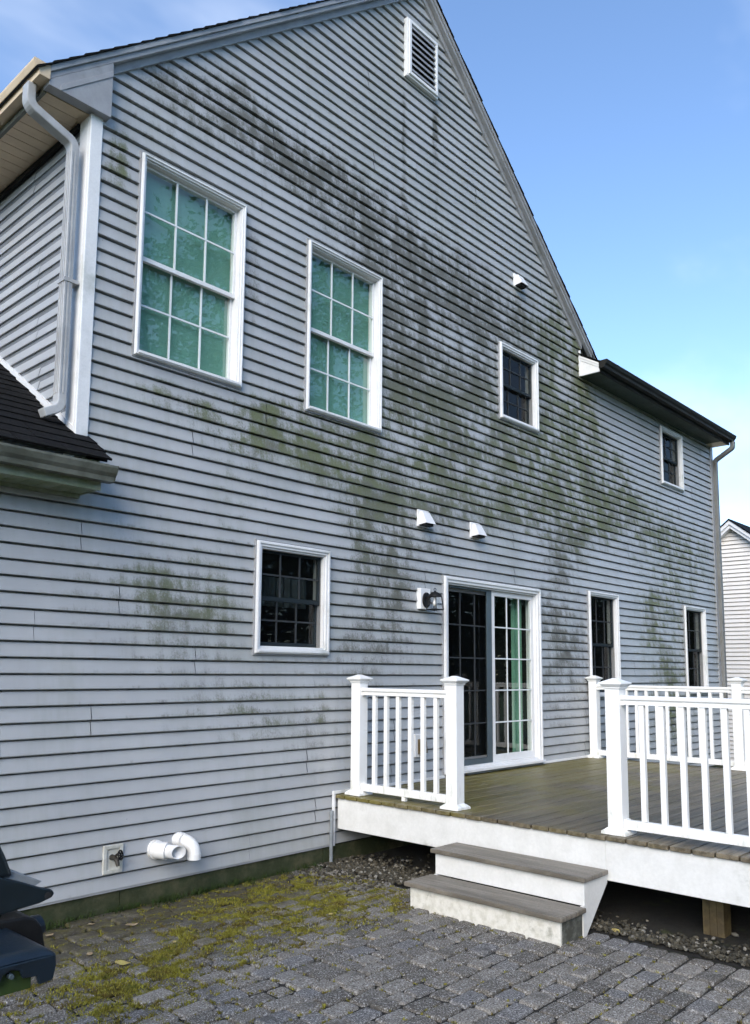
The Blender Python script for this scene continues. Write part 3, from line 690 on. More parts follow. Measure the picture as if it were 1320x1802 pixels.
# left eave: return box, soffit, gutter, downspout
SZ = 5.455
MB().prism([(2.262,YW-.0785,SZ),(2.722,YW-.0785,SZ),(2.722,YW-.0785,rakeL(2.722)+.0655),(2.262,YW-.0785,rakeL(2.262)+.0655)], (0,.085,0)).build('return_box', MAT['trim'], roof, bevel=.003)
slope_board(2.34, 2.722, rakeL, -.045, .0, YW-.084, YW-.0786, 'return_trim', MAT['trim'], roof)
MB().box(2.262, 2.285, YW+.0068, 13.9, SZ-.012, 5.60).build('fascia_board', MAT['gutter'], roof)
sf = MB(); sf.box(2.288, XL-.011, 0, .1, 0, .012); sf.box(2.288, XL-.011, .1, .106, .005, .012); sfm = sf.mesh('soffit_panel', MAT['soffit'])
for i in range(38): place('soffit_panel', sfm, roof, (0, YW+.007+.106*i, SZ-.006))
MB().box(XL-.035, XL-.0105, 5.22, 9.0, SZ-.050, SZ-.008).build('soffit_channel', MAT['dark'], roof)
gutter(roof, lambda o, u: (2.2618-o, YW-.085, SZ+.028+u), (0, 8.9, 0), MAT['soffit'])
# ribbed downspout down the side wall
dp = [(2.195,5.145,5.485),(2.195,5.145,5.40)]+[tuple(p) for p in arc((2.265,5.145,5.385),.07,180,245,5,(1,0,0),(0,0,1))]
dp += [tuple(p) for p in arc((2.447,5.145,5.165),.075,62,0,5,(1,0,0),(0,0,1))]+[(2.522,5.145,3.40)]
dp += [tuple(p) for p in arc((2.442,5.145,3.37),.08,0,-62,6,(1,0,0),(0,0,1))]+[(2.405,5.145,3.262)]
dsp = empty('downspout', parent=house)
m = MB().sweep(dp, .085, .060, (0,1,0)).build('spout', MAT['down'], dsp, bevel=.008)
for q in (-.024, 0, .024): MB().box(2.488, 2.4915, 5.145+q-.005, 5.145+q+.005, 3.42, 5.14).build('rib', MAT['down'], dsp)
for q in (-.018, .006): MB().box(2.500+q+.012, 2.500+q+.022, 5.0985, 5.1022, 3.42, 5.14).build('rib', MAT['down'], dsp)
MB().box(2.484, 2.590, 5.096, 5.194, 4.20, 4.225).build('strap', MAT['down'], dsp)

# lower wing on the left: shingled roof, gutter, soffit
low = empty('lower_roof', parent=house)
sl = Vector((0, 1, .644)).normalized(); nrm = Vector((0, -.644, 1)).normalized(); rr = random.Random(14)
base = Vector((0, 4.712, roof_lo(4.712)))
rows = 16; tabL = .31; cnt = 0; far = MB()
shm = []
for v in range(4):
    m = MB(); jj = rr.uniform(-.004, .004); k0 = .009+jj*.3
    q = [Vector((.002,0,0))+nrm*k0, Vector((.002,0,0))+sl*.170+nrm*.001, Vector((.002,0,0))+sl*.170-nrm*.004, Vector((.002,0,0))-nrm*.004]
    m.prism(q, (tabL-.005, 0, 0)); shm.append((m, m.mesh('shingle', MAT['shingle'])))
for r in range(37):
    x = 2.705-(rr.uniform(.05, tabL) if r else .02); first = True; yv = base+sl*.14*r
    xe = 2.705 if yv.y < YW-.03 else XL-.03
    k = 0
    while x > -6:
        wdt = min(tabL, xe-x)
        if wdt > .03:
            mi = rr.randrange(4); off = Vector((x, yv.y, yv.z))+nrm*rr.uniform(0, .003)
            if r < 14 and x > -2.2 and cnt < 290: place('shingle', shm[mi][1], low, off, scale=(wdt/tabL, 1, 1)); cnt += 1
            else: far.add([off+Vector((p[0]*wdt/tabL, p[1], p[2])) for p in shm[mi][0].v], shm[mi][0].f)
        x -= tabL
tag(far.build('shingle_mass', MAT['shingle'], low), kind='stuff')
ys = [4.72, 9.6]
MB().prism([(-6.2,4.80,roof_lo(4.80)-.05),(-6.2,9.1,roof_lo(9.1)-.05),(-6.2,14.2,roof_lo(9.1)-.05-4.6*.644),(-6.2,14.2,roof_lo(9.1)-.012-4.6*.644),(-6.2,9.1,roof_lo(9.1)-.012),(-6.2,4.80,roof_lo(4.80)-.012)], (8.75,0,0)).build('roof_deck', MAT['backing'], low)
MB().prism([(2.551,4.80,roof_lo(4.80)-.05),(2.551,YW-.024,roof_lo(YW-.024)-.05),(2.551,YW-.024,roof_lo(YW-.024)-.010),(2.551,4.80,roof_lo(4.80)-.010)], (.15,0,0)).build('roof_end', MAT['shingle'], low)
LZ = 2.7455
MB().box(-6, 2.672, 4.818, 4.840, LZ-.006, 2.90).build('fascia_board', MAT['soffit_g'], low)
MB().prism([(2.650,4.841,LZ-.004),(2.650,YW-.010,LZ-.004),(2.650,YW-.010,roof_lo(YW)-.06),(2.650,4.841,roof_lo(4.841)-.06)], (.020,0,0)).build('eave_return', MAT['soffit_g'], low)
sf = MB(); sf.box(0, .1, 4.842, YW-.011, 0, .012); sf.box(.1, .106, 4.842, YW-.011, .005, .012); sfm = sf.mesh('soffit_panel', MAT['soffit_g'])
for i in range(36): place('soffit_panel', sfm, low, (2.542-.106*i, 0, LZ-.003))
MB().box(-6, 2.648, YW-.034, YW-.011, LZ-.030, LZ-.004).build('soffit_channel', MAT['soffit_g'], low)
gutter(low, lambda o, u: (-6, 4.8178-o, 2.792+u), (8.725, 0, 0), MAT['gutter'])

# wing on the right: eave parallel to the wall
rw = empty('right_roof', parent=house); RZ = 5.452; x0, x1 = 9.572, 14.22
def roof_r(y): return 5.58+.60*(y-4.79)
MB().prism([(x0,4.79,RZ),(x0,YW+.010,RZ),(x0,YW+.010,5.735),(x0,4.79,5.565)], (.022,0,0)).build('return_box', MAT['white'], rw, bevel=.003)
MB().prism([(x0-.008,4.79,5.510),(x0-.008,YW-.012,5.675),(x0-.008,YW-.012,5.705),(x0-.008,4.79,5.540)], (.0078,0,0)).build('return_trim', MAT['white'], rw)
MB().prism([(x0-.014,4.79,5.5405),(x0-.014,YW-.012,5.7055),(x0-.014,YW-.012,5.735),(x0-.014,4.79,5.568)], (.0138,0,0)).build('return_trim', MAT['white'], rw)
MB().box(x0-.012, x0+.004, YW-.034, YW-.012, RZ, 5.80).build('return_edge', MAT['white'], rw)
sr = MB(); roof_strips(sr, (x0-.03, 4.765, 5.575), (0,1,.60), (1,0,0), 32, .1415, x1-x0+.1, random.Random(6)); tag(sr.build('shingles', MAT['shingle'], rw), kind='stuff')
MB().prism([(x0,9.0,roof_r(9.0)),(x0,14,roof_r(9.0)-3),(x0,14,roof_r(9.0)-3.05),(x0,9.0,roof_r(9.0)-.05)], (x1-x0,0,0)).build('roof_back', MAT['shingle'], rw)
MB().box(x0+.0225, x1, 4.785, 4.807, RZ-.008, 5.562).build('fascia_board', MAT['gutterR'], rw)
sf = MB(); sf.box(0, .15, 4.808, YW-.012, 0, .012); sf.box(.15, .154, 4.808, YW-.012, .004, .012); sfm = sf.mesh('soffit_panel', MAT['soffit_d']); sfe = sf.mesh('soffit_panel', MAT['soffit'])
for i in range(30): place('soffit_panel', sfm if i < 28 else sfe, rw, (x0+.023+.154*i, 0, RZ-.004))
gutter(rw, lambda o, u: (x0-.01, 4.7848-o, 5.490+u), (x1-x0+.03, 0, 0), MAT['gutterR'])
ds2 = empty('downspout', parent=house)
xx = XR+.055
pth = [(xx-.01,4.735,5.50),(xx-.01,4.735,5.44)]+[tuple(p) for p in arc((xx-.01,4.80,5.43),.065,180,235,4,(0,1,0),(0,0,1))]+[tuple(p) for p in arc((xx-.01,4.965,5.175),.07,55,0,4,(0,1,0),(0,0,1))]+[(xx-.01,5.035,-.6)]
MB().sweep(pth, .085, .062, (1,0,0)).build('spout', MAT['downR'], ds2, bevel=.006)

# ------------------------------------------------------------------ deck
DZ, DX0, DX1, DY0 = .55, 5.13, 9.66, .62
deck = empty('deck', (0,0,0)); tag(deck, 'low weathered board deck with white skirt outside the patio door', 'deck')
rr = random.Random(9); bm_ = []
for v in range(5):
    m = MB(); m.box(0, DX1-DX0+.045, -.0640, .0640, -.030, 0); bm_.append(m.mesh('deck_board', MAT['deck']))
y = YW-.058; i = 0
while y > DY0-.02:
    o = place('deck_board', bm_[i % 5], deck, (DX0-.024+rr.uniform(-.004,.004), y, DZ+rr.uniform(-.0012,.0012)), (0, 0, rr.uniform(-.0006,.0006)))
    mdf = o.modifiers.new('edge', 'BEVEL'); mdf.width = .005; mdf.segments = 2
    y -= .1385; i += 1
y = YW-.03
while y > DY0:
    MB().box(DX0, DX0+.024, max(DY0, y-2.44)+.001, y, .268, DZ-.033).build('skirt_board', MAT['fascia'], deck, bevel=.003); y -= 2.44
MB().box(DX1-.024, DX1, DY0, YW-.03, .268, DZ-.033).build('skirt_board', MAT['fascia'], deck, bevel=.003)
MB().box(DX0+.0245, DX1-.0245, DY0, DY0+.024, .268, DZ-.033).build('skirt_board', MAT['fascia'], deck, bevel=.003)
for k in range(11):
    xx = DX0+.06+.42*k; MB().box(xx, xx+.038, DY0+.03, YW-.02, .300, DZ-.034).build('joist', MAT['grime_shade'], deck)  # dark joist colour stands for the shade under the deck
for (px, py) in ((5.46, 2.04), (5.46, .9), (9.3, 1.4), (9.3, 3.6)):
    pp = empty('support_post', parent=deck)
    for q in (-1, 0, 1): MB().box(px-.06, px+.06, py-.0215+q*.0435, py+.0215+q*.0435, -.1, .299).build('ply', MAT['lumber'], pp, bevel=.003)
MB().box(DX0-.050, DX0-.026, YW-.030, YW-.010, Z0-.01, DZ+.004).build('ledger_trim', MAT['white'], deck, bevel=.002)
MB().box(DX0-.050, 6.62, YW-.034, YW-.010, DZ+.0055, DZ+.030).build('ledger_flashing', MAT['white'], deck, bevel=.002)
MB().box(8.472, 9.56, YW-.034, YW-.010, DZ+.0055, DZ+.030).build('ledger_flashing', MAT['white'], deck, bevel=.002)

def railing(x, posts, label, name='deck_railing', blocks=True):
    r = empty(name, (x, posts[0], DZ)); tag(r, label, 'railing', 'white deck railings'); W = .102
    L = lambda m, nm, mat=MAT['rail'], bev=.003: m.build(nm, mat, r, bevel=bev)
    def local(m): m.v = [(a-x, b-posts[0], c-DZ) for a, b, c in m.v]; return m
    for py in posts:
        p = L(local(MB().box(x-W/2, x+W/2, py-W/2, py+W/2, DZ, 1.497)), 'post', bev=.004)
        def sub(m, nm, bev=.003):
            o = L(local(m), nm, bev=bev); o.parent = p
        sub(MB().frustum(x, py, DZ+.002, DZ+.022, .172, .168).frustum(x, py, DZ+.0221, DZ+.042, .160, .112), 'base_skirt')
        sub(MB().frustum(x, py, 1.492, 1.506, .116, .122).frustum(x, py, 1.5061, 1.522, .126, .160).frustum(x, py, 1.5221, 1.534, .164, .164).frustum(x, py, 1.5341, 1.562, .158, .030), 'post_cap', .004)
    for a, b in zip(posts[:-1], posts[1:]):
        y0, y1 = b+W/2, a-W/2
        pf = [(-.024,0),(.024,0),(.024,.018),(.019,.022),(.019,.028),(.034,.034),(.036,.046),(.026,.056),(.012,.060),(-.012,.060),(-.026,.056),(-.036,.046),(-.034,.034),(-.019,.028),(-.019,.022),(-.024,.018)]
        L(local(MB().prism([(x+o, y0, 1.390+u) for o, u in pf], (0, y1-y0, 0))), 'top_rail', bev=0)
        for e0, e1 in ((y0, y0+.022), (y1-.022, y1)):
            L(local(MB().prism([(x+o*1.14, e0, 1.386+u*1.12) for o, u in pf], (0, e1-e0, 0))), 'rail_bracket', bev=0)
            L(local(MB().box(x-.027, x+.027, e0, e1, .583, .653)), 'rail_bracket')
        L(local(MB().box(x-.0225, x+.0225, y0+.0005, y1-.0005, .588, .648)), 'bottom_rail')
        n = max(2, round((y1-y0)/.127)-1); st = (y1-y0)/(n+1)
        bal = MB(); bal.box(-.0175, .0175, -.0175, .0175, .6485-DZ, 1.3895-DZ); bme = bal.mesh('baluster', MAT['rail'])
        for k in range(n):
            o = place('baluster', bme, r, (0, y0+st*(k+1)-posts[0], 0)); md = o.modifiers.new('edge', 'BEVEL'); md.width = .003; md.segments = 2
        ym = y0+st*((n+1)//2) if n % 2 else (y0+y1)/2
        L(local(MB().box(x-.018, x+.018, ym-.018, ym+.018, DZ+.0015, .5875)), 'support_block')
    return r
railing(5.245, (4.915, 3.900), 'short white deck railing section between the wall and the steps')
railing(5.240, (2.568, .76), 'white deck railing nearest the camera, right of the steps')
railing(9.605, (4.985, 3.262, 1.60, .72), 'white deck railing on the far side of the deck')

# ------------------------------------------------------------------ steps
st = empty('deck_steps', (4.5, 3.18, 0)); tag(st, 'two white boxed steps with grey treads leading up to the deck', 'steps')
st.location = (0, 0, 0); ya, yb = 2.580, 3.785
def tread(x0, x1, z):
    m = MB().box(x0, x1, ya, yb, z-.030, z).build('tread', MAT['tread'], st, bevel=.006)
tread(4.500, 4.806, .165); tread(4.788, 5.104, .342)
MB().box(4.536, 4.558, ya+.028, yb-.028, -.03, .134).build('riser', MAT['dirty'], st, bevel=.003)
MB().box(4.822, 4.844, ya+.022, yb-.022, .166, .311).build('riser', MAT['fascia'], st, bevel=.003)
MB().box(4.5585, 4.80, ya+.0285, ya+.050, -.03, .1345).build('side_board', MAT['grime_shade'], st)
MB().box(4.5585, 4.80, yb-.050, yb-.0285, -.03, .1345).build('side_board', MAT['grime_shade'], st)
for yy in (ya+.022, yb-.044):
    MB().prism([(4.8445,yy,.311),(4.8445,yy,.10),(4.805,yy,.134),(4.805,yy,-.02),(4.83,yy,-.02),(5.127,yy,.27),(5.127,yy,.311)][0:1]+[(4.8445,yy,.1655),(4.807,yy,.1655),(4.807,yy,-.02),(4.835,yy,-.02),(5.127,yy,.255),(5.127,yy,.311)], (0,.022,0)).build('stringer', MAT['fascia'], st)

# ------------------------------------------------------------------ things on the wall
def lantern():
    o = empty('wall_lantern', (6.30, YW, 2.25)); tag(o, 'black wall lantern with clear glass on a white block beside the patio door', 'lantern')
    L = lambda m, nm, mat, bev=0, par=None: m.build(nm, mat, par or o, bevel=bev)
    L(MB().box(-.080, .075, -.052, .006, -.055, .150), 'mounting_block', MAT['white'], .006)
    n = 18; ring = [(.058*math.cos(2*math.pi*k/n)-.002, -.053, .035+.075*math.sin(2*math.pi*k/n)) for k in range(n)]
    L(MB().prism(ring, (0,-.018,0)), 'back_plate', MAT['black'], .004)
    L(MB().tube([(0,-.07,.05),(0,-.10,.062),(0,-.135,.075),(0,-.165,.082)], [.018,.013,.011,.010], 10), 'arm', MAT['black'])
    cy = -.165
    L(MB().tube([(0,cy,.062),(0,cy,.078),(0,cy,.098),(0,cy,.108),(0,cy,.116)], [.068,.062,.040,.016,.010], 12), 'roof', MAT['black'])
    L(MB().tube([(x*.016, cy, .130+z*.016) for x, z in [(math.cos(a*.628), math.sin(a*.628)) for a in range(11)]], .0035, 6), 'finial_ring', MAT['black'])
    for sx in (-1, 1):
        for sy in (-1, 1): L(MB().tube([(sx*.046,cy+sy*.046,.064),(sx*.058,cy+sy*.058,-.062)], .0048, 6), 'cage_bar', MAT['black'])
    b = MB()
    for q in range(4):
        a = [(-.058,-.058),(.058,-.058),(.058,.058),(-.058,.058)]; p0, p1 = a[q], a[(q+1) % 4]
        b.tube([(p0[0],cy+p0[1],-.062),(p1[0],cy+p1[1],-.062)], .0052, 6)
    L(b, 'cage_base', MAT['black'])
    g = MB(); a0, a1 = .043, .054
    g.add([(-a0,cy-a0,.060),(a0,cy-a0,.060),(a0,cy+a0,.060),(-a0,cy+a0,.060),(-a1,cy-a1,-.06),(a1,cy-a1,-.06),(a1,cy+a1,-.06),(-a1,cy+a1,-.06)], [(0,1,5,4),(1,2,6,5),(2,3,7,6),(3,0,4,7)])
    L(g, 'glass_shade', MAT['lglass'])
    L(MB().tube([(0,cy,.055),(0,cy,.03),(0,cy,.0),(0,cy,-.022),(0,cy,-.030)], [.013,.014,.024,.018,.004], 10), 'bulb', MAT['pvc'])
lantern()
def vent(cx, cz, s, label):
    o = empty('exhaust_vent', (cx, YW-.006, cz)); tag(o, label, 'vent', 'hooded exhaust vents on the wall')
    MB().box(-.085*s, .085*s, -.018, .004, -.085*s, .085*s).build('flange', MAT['white'], o, bevel=.004)
    h = MB(); a, b = .058*s, .078*s
    h.add([(-a,-.0185,.070*s),(a,-.0185,.070*s),(a,-.050,.064*s),(-a,-.050,.064*s),(-b,-.0185,-.070*s),(b,-.0185,-.070*s),(b,-.115*s,-.060*s),(-b,-.115*s,-.060*s)],
          [(0,1,2,3),(3,2,6,7),(0,3,7,4),(1,5,6,2)])
    h.build('hood', MAT['white'], o, bevel=.003)
    MB().box(-b*.82, b*.82, -.092*s, -.020, -.080*s, -.050*s).build('flap', MAT['dark'], o)
    MB().prism([(-.045*s,-.030,.066*s),(.045*s,-.030,.066*s),(.045*s,-.0545,.058*s),(-.045*s,-.0545,.058*s)], (0,0,.003)).build('ridge', MAT['white'], o)
vent(6.30, 3.095, 1.0, 'white hooded vent upper left of the patio door')
vent(7.185, 3.090, 1.0, 'white hooded vent directly above the patio door')
vent(8.10, 6.215, .98, 'small white hooded vent high on the gable near the right rake')
def outlet():
    o = empty('outlet_box', (6.245, YW-.006, .895)); tag(o, 'white outlet block with a brown cover behind the short railing', 'outlet')
    MB().box(-.085, .085, -.030, .006, -.110, .105).build('mounting_block', MAT['white'], o, bevel=.005)
    MB().prism([(-.050,-.0305,-.080),(-.050,-.0305,.062),(-.050,-.062,.052),(-.050,-.078,-.070)], (.100,0,0)).build('cover', MAT['brown'], o, bevel=.006)
outlet()
def spigot():
    o = empty('hose_spigot', (3.022, YW-.008, .340)); tag(o, 'tarnished hose spigot on a dirty square plate low on the wall', 'spigot')
    MB().ring(-.072, .072, -.092, .092, .026, -.016, .004).build('plate_frame', MAT['plate'], o, bevel=.003)
    MB().box(-.05, .05, -.008, .003, -.07, .07).build('plate', MAT['plate'], o)
    MB().tube([(-.008,-.008,.012),(-.008,-.045,.012),(-.006,-.072,-.002),(-.004,-.084,-.034)], [.020,.015,.015,.013], 10).build('spout', MAT['brass'], o)
    MB().tube([(-.008,-.030,.012),(.0,-.058,.036),(.004,-.075,.046)], [.011,.008,.007], 8).build('stem', MAT['brass'], o)
    c = Vector((.008,-.088,.036)); ax = Vector((.55,-.80,.20)).normalized(); u = ax.cross(Vector((0,0,1))).normalized(); v = ax.cross(u)
    w = MB().tube([c+(u*math.cos(a*math.pi/6)+v*math.sin(a*math.pi/6))*.030 for a in range(13)], .0062, 6, cap=False)
    for a in range(5): w.tube([c, c+(u*math.cos(a*1.2566)+v*math.sin(a*1.2566))*.030], .0045, 5)
    w.build('handle', MAT['black'], o)
spigot()
def pipes():
    o = empty('vent_pipe', (3.352, YW-.006, .352)); tag(o, 'short white plastic pipe with an open slanted end low on the wall', 'pipe', 'white plastic vent pipes')
    ax = Vector((.50,-.86,-.05)).normalized()
    P = [(0,.01,0),(0,-.020,0),(.006,-.040,0)]; q = Vector((.006,-.045,0))
    MB().tube([(0,.01,0),(0,-.024,0)], .064, 24).build('collar', MAT['pvc'], o)
    MB().tube([(0,-.02,0),(0,-.055,0),tuple(q+ax*.030)], [.056,.056,.056], 24).build('coupling', MAT['pvc'], o)
    MB().tube([tuple(q+ax*.024), tuple(q+ax*.060)], .0585, 24).build('hub', MAT['pvc'], o)
    n = 24; u = ax.cross(Vector((0,0,1))).normalized(); v = u.cross(ax); m = MB(); c0 = q+ax*.055; vs = []
    for k in range(n):
        a = 2*math.pi*k/n; d = u*math.cos(a)+v*math.sin(a); Lk = .092-.032*math.cos(a)
        vs += [c0+d*.045, c0+ax*Lk+d*.045, c0+ax*Lk+d*.040, c0+d*.040]
    fs = []
    for k in range(n):
        b, e = 4*k, 4*((k+1) % n); fs += [(b, e, e+1, b+1), (b+1, e+1, e+2, b+2), (b+2, e+2, e+3, b+3)]
    m.add(vs, fs, True).build('open_end', MAT['pvc'], o)
    o = empty('vent_pipe', (3.545, YW-.006, .392)); tag(o, 'white plastic pipe elbow pointing down low on the wall', 'pipe', 'white plastic vent pipes')
    MB().tube([(0,.01,0),(0,-.040,0)], .053, 24).build('collar', MAT['pvc'], o)
    MB().tube([(0,-.035,0),(0,-.070,0)], .049, 24).build('hub', MAT['pvc'], o)
    ce = Vector((0,-.065,-.085)); d = Vector((.42,-.9,0)).normalized()
    pts = [tuple(ce+d*(.085*math.sin(rad(a)))+Vector((0,0,.085*math.cos(rad(a))))) for a in range(0, 91, 9)]
    MB().tube(pts, .0455, 24).build('elbow', MAT['pvc'], o)
    e = Vector(pts[-1]); MB().tube([tuple(e+Vector((0,0,.006))), tuple(e-Vector((0,0,.034)))], .0485, 24).build('end_hub', MAT['pvc'], o)
pipes()
def conduit():
    o = empty('conduit', (5.043, YW-.045, -.03)); tag(o, 'thin grey capped conduit standing against the wall beside the deck', 'conduit')
    MB().tube([(0,0,0),(0,0,.425)], .0155, 14).build('tube', MAT['conduit'], o); MB().tube([(0,0,.415),(0,0,.450),(0,0,.456)], [.0195,.0195,.015], 14).build('cap', MAT['conduit'], o)
conduit()

# ------------------------------------------------------------------ grill (front faces +x, its right-hand shelf nearest the camera)
def grill():
    o = empty('gas_grill', (.95, 2.4, 0)); tag(o, 'dark blue black gas grill with side shelf at the lower left', 'grill')
    X, Y = .95, 2.4
    def B(m, nm, mat, bev=0):
        m.v = [(a-X, b-Y, c) for a, b, c in m.v]; return m.build(nm, mat, o, bevel=bev)
    y0, y1 = 2.40, 2.98
    # fire box end plates: wedge with a pivot hole at its nose
    for yy, t in ((y0, .022), (y1-.022, .022)):
        pr = [(.66,.895),(1.09,.903),(1.20,.912),(1.236,.922),(1.244,.933),(1.236,.945),(1.20,.957),(1.13,.987),(1.06,1.012),(.66,1.03)]
        B(MB().prism([(x, yy, z) for x, z in pr], (0,t,0)), 'end_plate', MAT['grill_lid'], .004)
    B(MB().prism([(1.222+.010*math.cos(a*.5236), y0-.002, .931+.010*math.sin(a*.5236)) for a in range(12)], (0,.012,0)), 'pivot_hole', MAT['dark'])
    B(MB().box(.68, 1.10, y0+.023, y1-.023, .80, .985), 'fire_box', MAT['grill_lid'], .01)
    B(MB().prism([(1.105,y0+.023,.94),(1.15,y0+.023,.94),(1.215,y0+.023,.968),(1.14,y0+.023,1.005),(1.08,y0+.023,1.035)], (0,y1-y0-.046,0)), 'front_grate', MAT['conduit'], .003)
    lid = [(.60,1.020),(1.122,.999),(1.112,1.02),(1.098,1.055),(1.072,1.105),(1.03,1.16),(.95,1.22),(.84,1.25),(.74,1.24),(.65,1.18),(.60,1.10)]
    B(MB().prism([(x, y0+.006, z) for x, z in lid], (0,y1-y0-.012,0)), 'lid', MAT['grill_lid'], .012)
    B(MB().tube([(1.02,y0+.12,1.165),(1.05,y0+.13,1.19),(1.05,y1-.13,1.19),(1.02,y1-.12,1.165)], .011, 8), 'lid_handle', MAT['black'])
    # control panel and knobs
    cp = [(.98,.893),(1.150,.888),(1.180,.878),(1.200,.852),(1.212,.80),(1.216,.775),(.98,.775)]
    B(MB().prism([(x, y0-.02, z) for x, z in cp], (0,y1-y0+.04,0)), 'control_panel', MAT['black'], .006)
    for ky in (y0+.045, y0+.29, y0+.53):
        ax = Vector((.97,0,.24)); c = Vector((1.196, ky, .832)); B(MB().tube([c, c+ax*.014, c+ax*.034], [.034,.034,.028], 18), 'control_knob', MAT['grill_shelf'], 0)
    # side shelf with rolled edges and a green skirt
    sx0, sx1, sy0, sy1, sz = .66, 1.116, 2.130, 2.398, .868
    sh = MB(); nx = 24; ny = 8
    def zt(x, y):
        e = min(sx1-x, y-sy0); return sz-(.016*(1-min(1, e/.030))**2)+.004*math.exp(-((x-1.0)/.12)**2)
    for j in range(ny+1):
        for i in range(nx+1):
            u = i/nx; x = sx0+(sx1-sx0)*(1-(1-u)**1.8); y = sy0+(sy1-sy0)*(j/ny)**1.8
            sh.v.append((x, y, zt(x, y)))
    for j in range(ny):
        for i in range(nx): sh.f.append((j*(nx+1)+i, j*(nx+1)+i+1, (j+1)*(nx+1)+i+1, (j+1)*(nx+1)+i)); sh.sm.append(True)
    B(sh, 'shelf_top', MAT['grill_shelf'])
    fr = [(sx0,.854),(sx1,.854),(sx1+.003,.826),(sx1-.004,.790),(sx1-.042,.785),(sx1-.048,.808),(1.030,.812),(1.022,.832),(1.0,.840),(.978,.832),(.970,.812),(.90,.809),(sx0,.807)]
    B(MB().prism([(x, sy0-.001, z) for x, z in fr], (0,.016,0)), 'shelf_front', MAT['grill_shelf'], .004)
    B(MB().prism([(sx1-.013,sy0+.0155,.854),(sx1-.013,sy1,.854),(sx1-.013,sy1,.82),(sx1-.013,sy0+.0155,.790)], (.014,0,0)), 'shelf_end', MAT['grill_shelf'], .003)
    B(MB().box(sx0, sx1-.054, sy0+.020, sy0+.030, .776, .845), 'shelf_skirt', MAT['grill_green'], .002)
    B(MB().tube([(1.0,sy0-.002,.824),(1.0,sy0+.018,.824)], [.006,.007], 10), 'shelf_screw', MAT['sash_d'])
    B(MB().box(.70, 1.06, y0+.01, y1-.01, .16, .19), 'bottom_tray', MAT['black'], .004)
    for lx in (.70, 1.05):
        for ly in (y0+.02, y1-.05): B(MB().box(lx-.018, lx+.018, ly, ly+.03, .002, .80), 'leg', MAT['black'], .003)
    B(MB().prism([(.90,2.150,.776),(.925,2.150,.776),(.905,2.41,.20),(.88,2.41,.20)], (0,.02,0)), 'shelf_brace', MAT['black'])
grill()

# ------------------------------------------------------------------ fallen leaves
def leaves():
    def lm(c1, c2, nm):
        t = NT(nm); p, x, y, z = t.pos(); t.bsdf(t.mix(t.smooth(t.noise(p, 60, 4), .4, .6), c1, c2), .6, 0, None, .3); return t.m
    yel = lm((.46,.40,.12), (.36,.26,.10), 'yellow_leaf'); tan = lm((.40,.32,.20), (.26,.18,.10), 'tan_leaf'); rr = random.Random(2)
    data = [(2.95,4.69,.085,tan,'long tan leaf lying on bare pavers near the foundation'), (2.50,4.86,.06,tan,'small tan leaf beside the grill near the foundation'),
            (2.55,4.13,.095,yel,'pale yellow leaf on mossy pavers right of the grill'), (2.50,4.39,.05,tan,'crumpled pale leaf on pavers just right of the grill shelf'),
            (2.95,4.23,.035,yel,'tiny pale leaf on thick moss in mid patio'), (3.99,3.98,.04,yel,'small cream leaf on pavers between moss and steps'),
            (3.80,3.44,.045,tan,'small tan leaf in front of the steps'), (4.985,2.47,.085,yel,'bright yellow leaf on gravel right of the steps'),
            (2.78,4.88,.045,tan,'tiny tan leaf close under the hose spigot')]
    for x, y, s, m, lab in data:
        mb = MB(); n = 7; k = rr.uniform(0, 6.28); cu = rr.uniform(.12, .3)
        top = []; bot = []
        for i in range(n+1):
            u = i/n; w = .36*math.sin(math.pi*min(1, u*1.02))**.8*(1-.25*u)+.01
            z = cu*(u-.5)**2+.03*math.sin(u*7)
            top.append(((u-.5), w, z+.12*w)); bot.append(((u-.5), -w, z+.16*w))
        mid = [((i/n-.5), 0, cu*(i/n-.5)**2) for i in range(n+1)]
        mb.add(top+mid+bot, [(i, i+1, n+2+i, n+1+i) for i in range(n)]+[(n+1+i, n+2+i, 2*n+3+i, 2*n+2+i) for i in range(n)], True)
        mb.v = [(s*(a*math.cos(k)-b*math.sin(k)), s*(a*math.sin(k)+b*math.cos(k)), s*c) for a, b, c in mb.v]
        o = mb.build('fallen_leaf', m, fix=False, loc=(x, y, .012)); tag(o, lab, 'leaf', 'fallen leaves on the patio')
leaves()

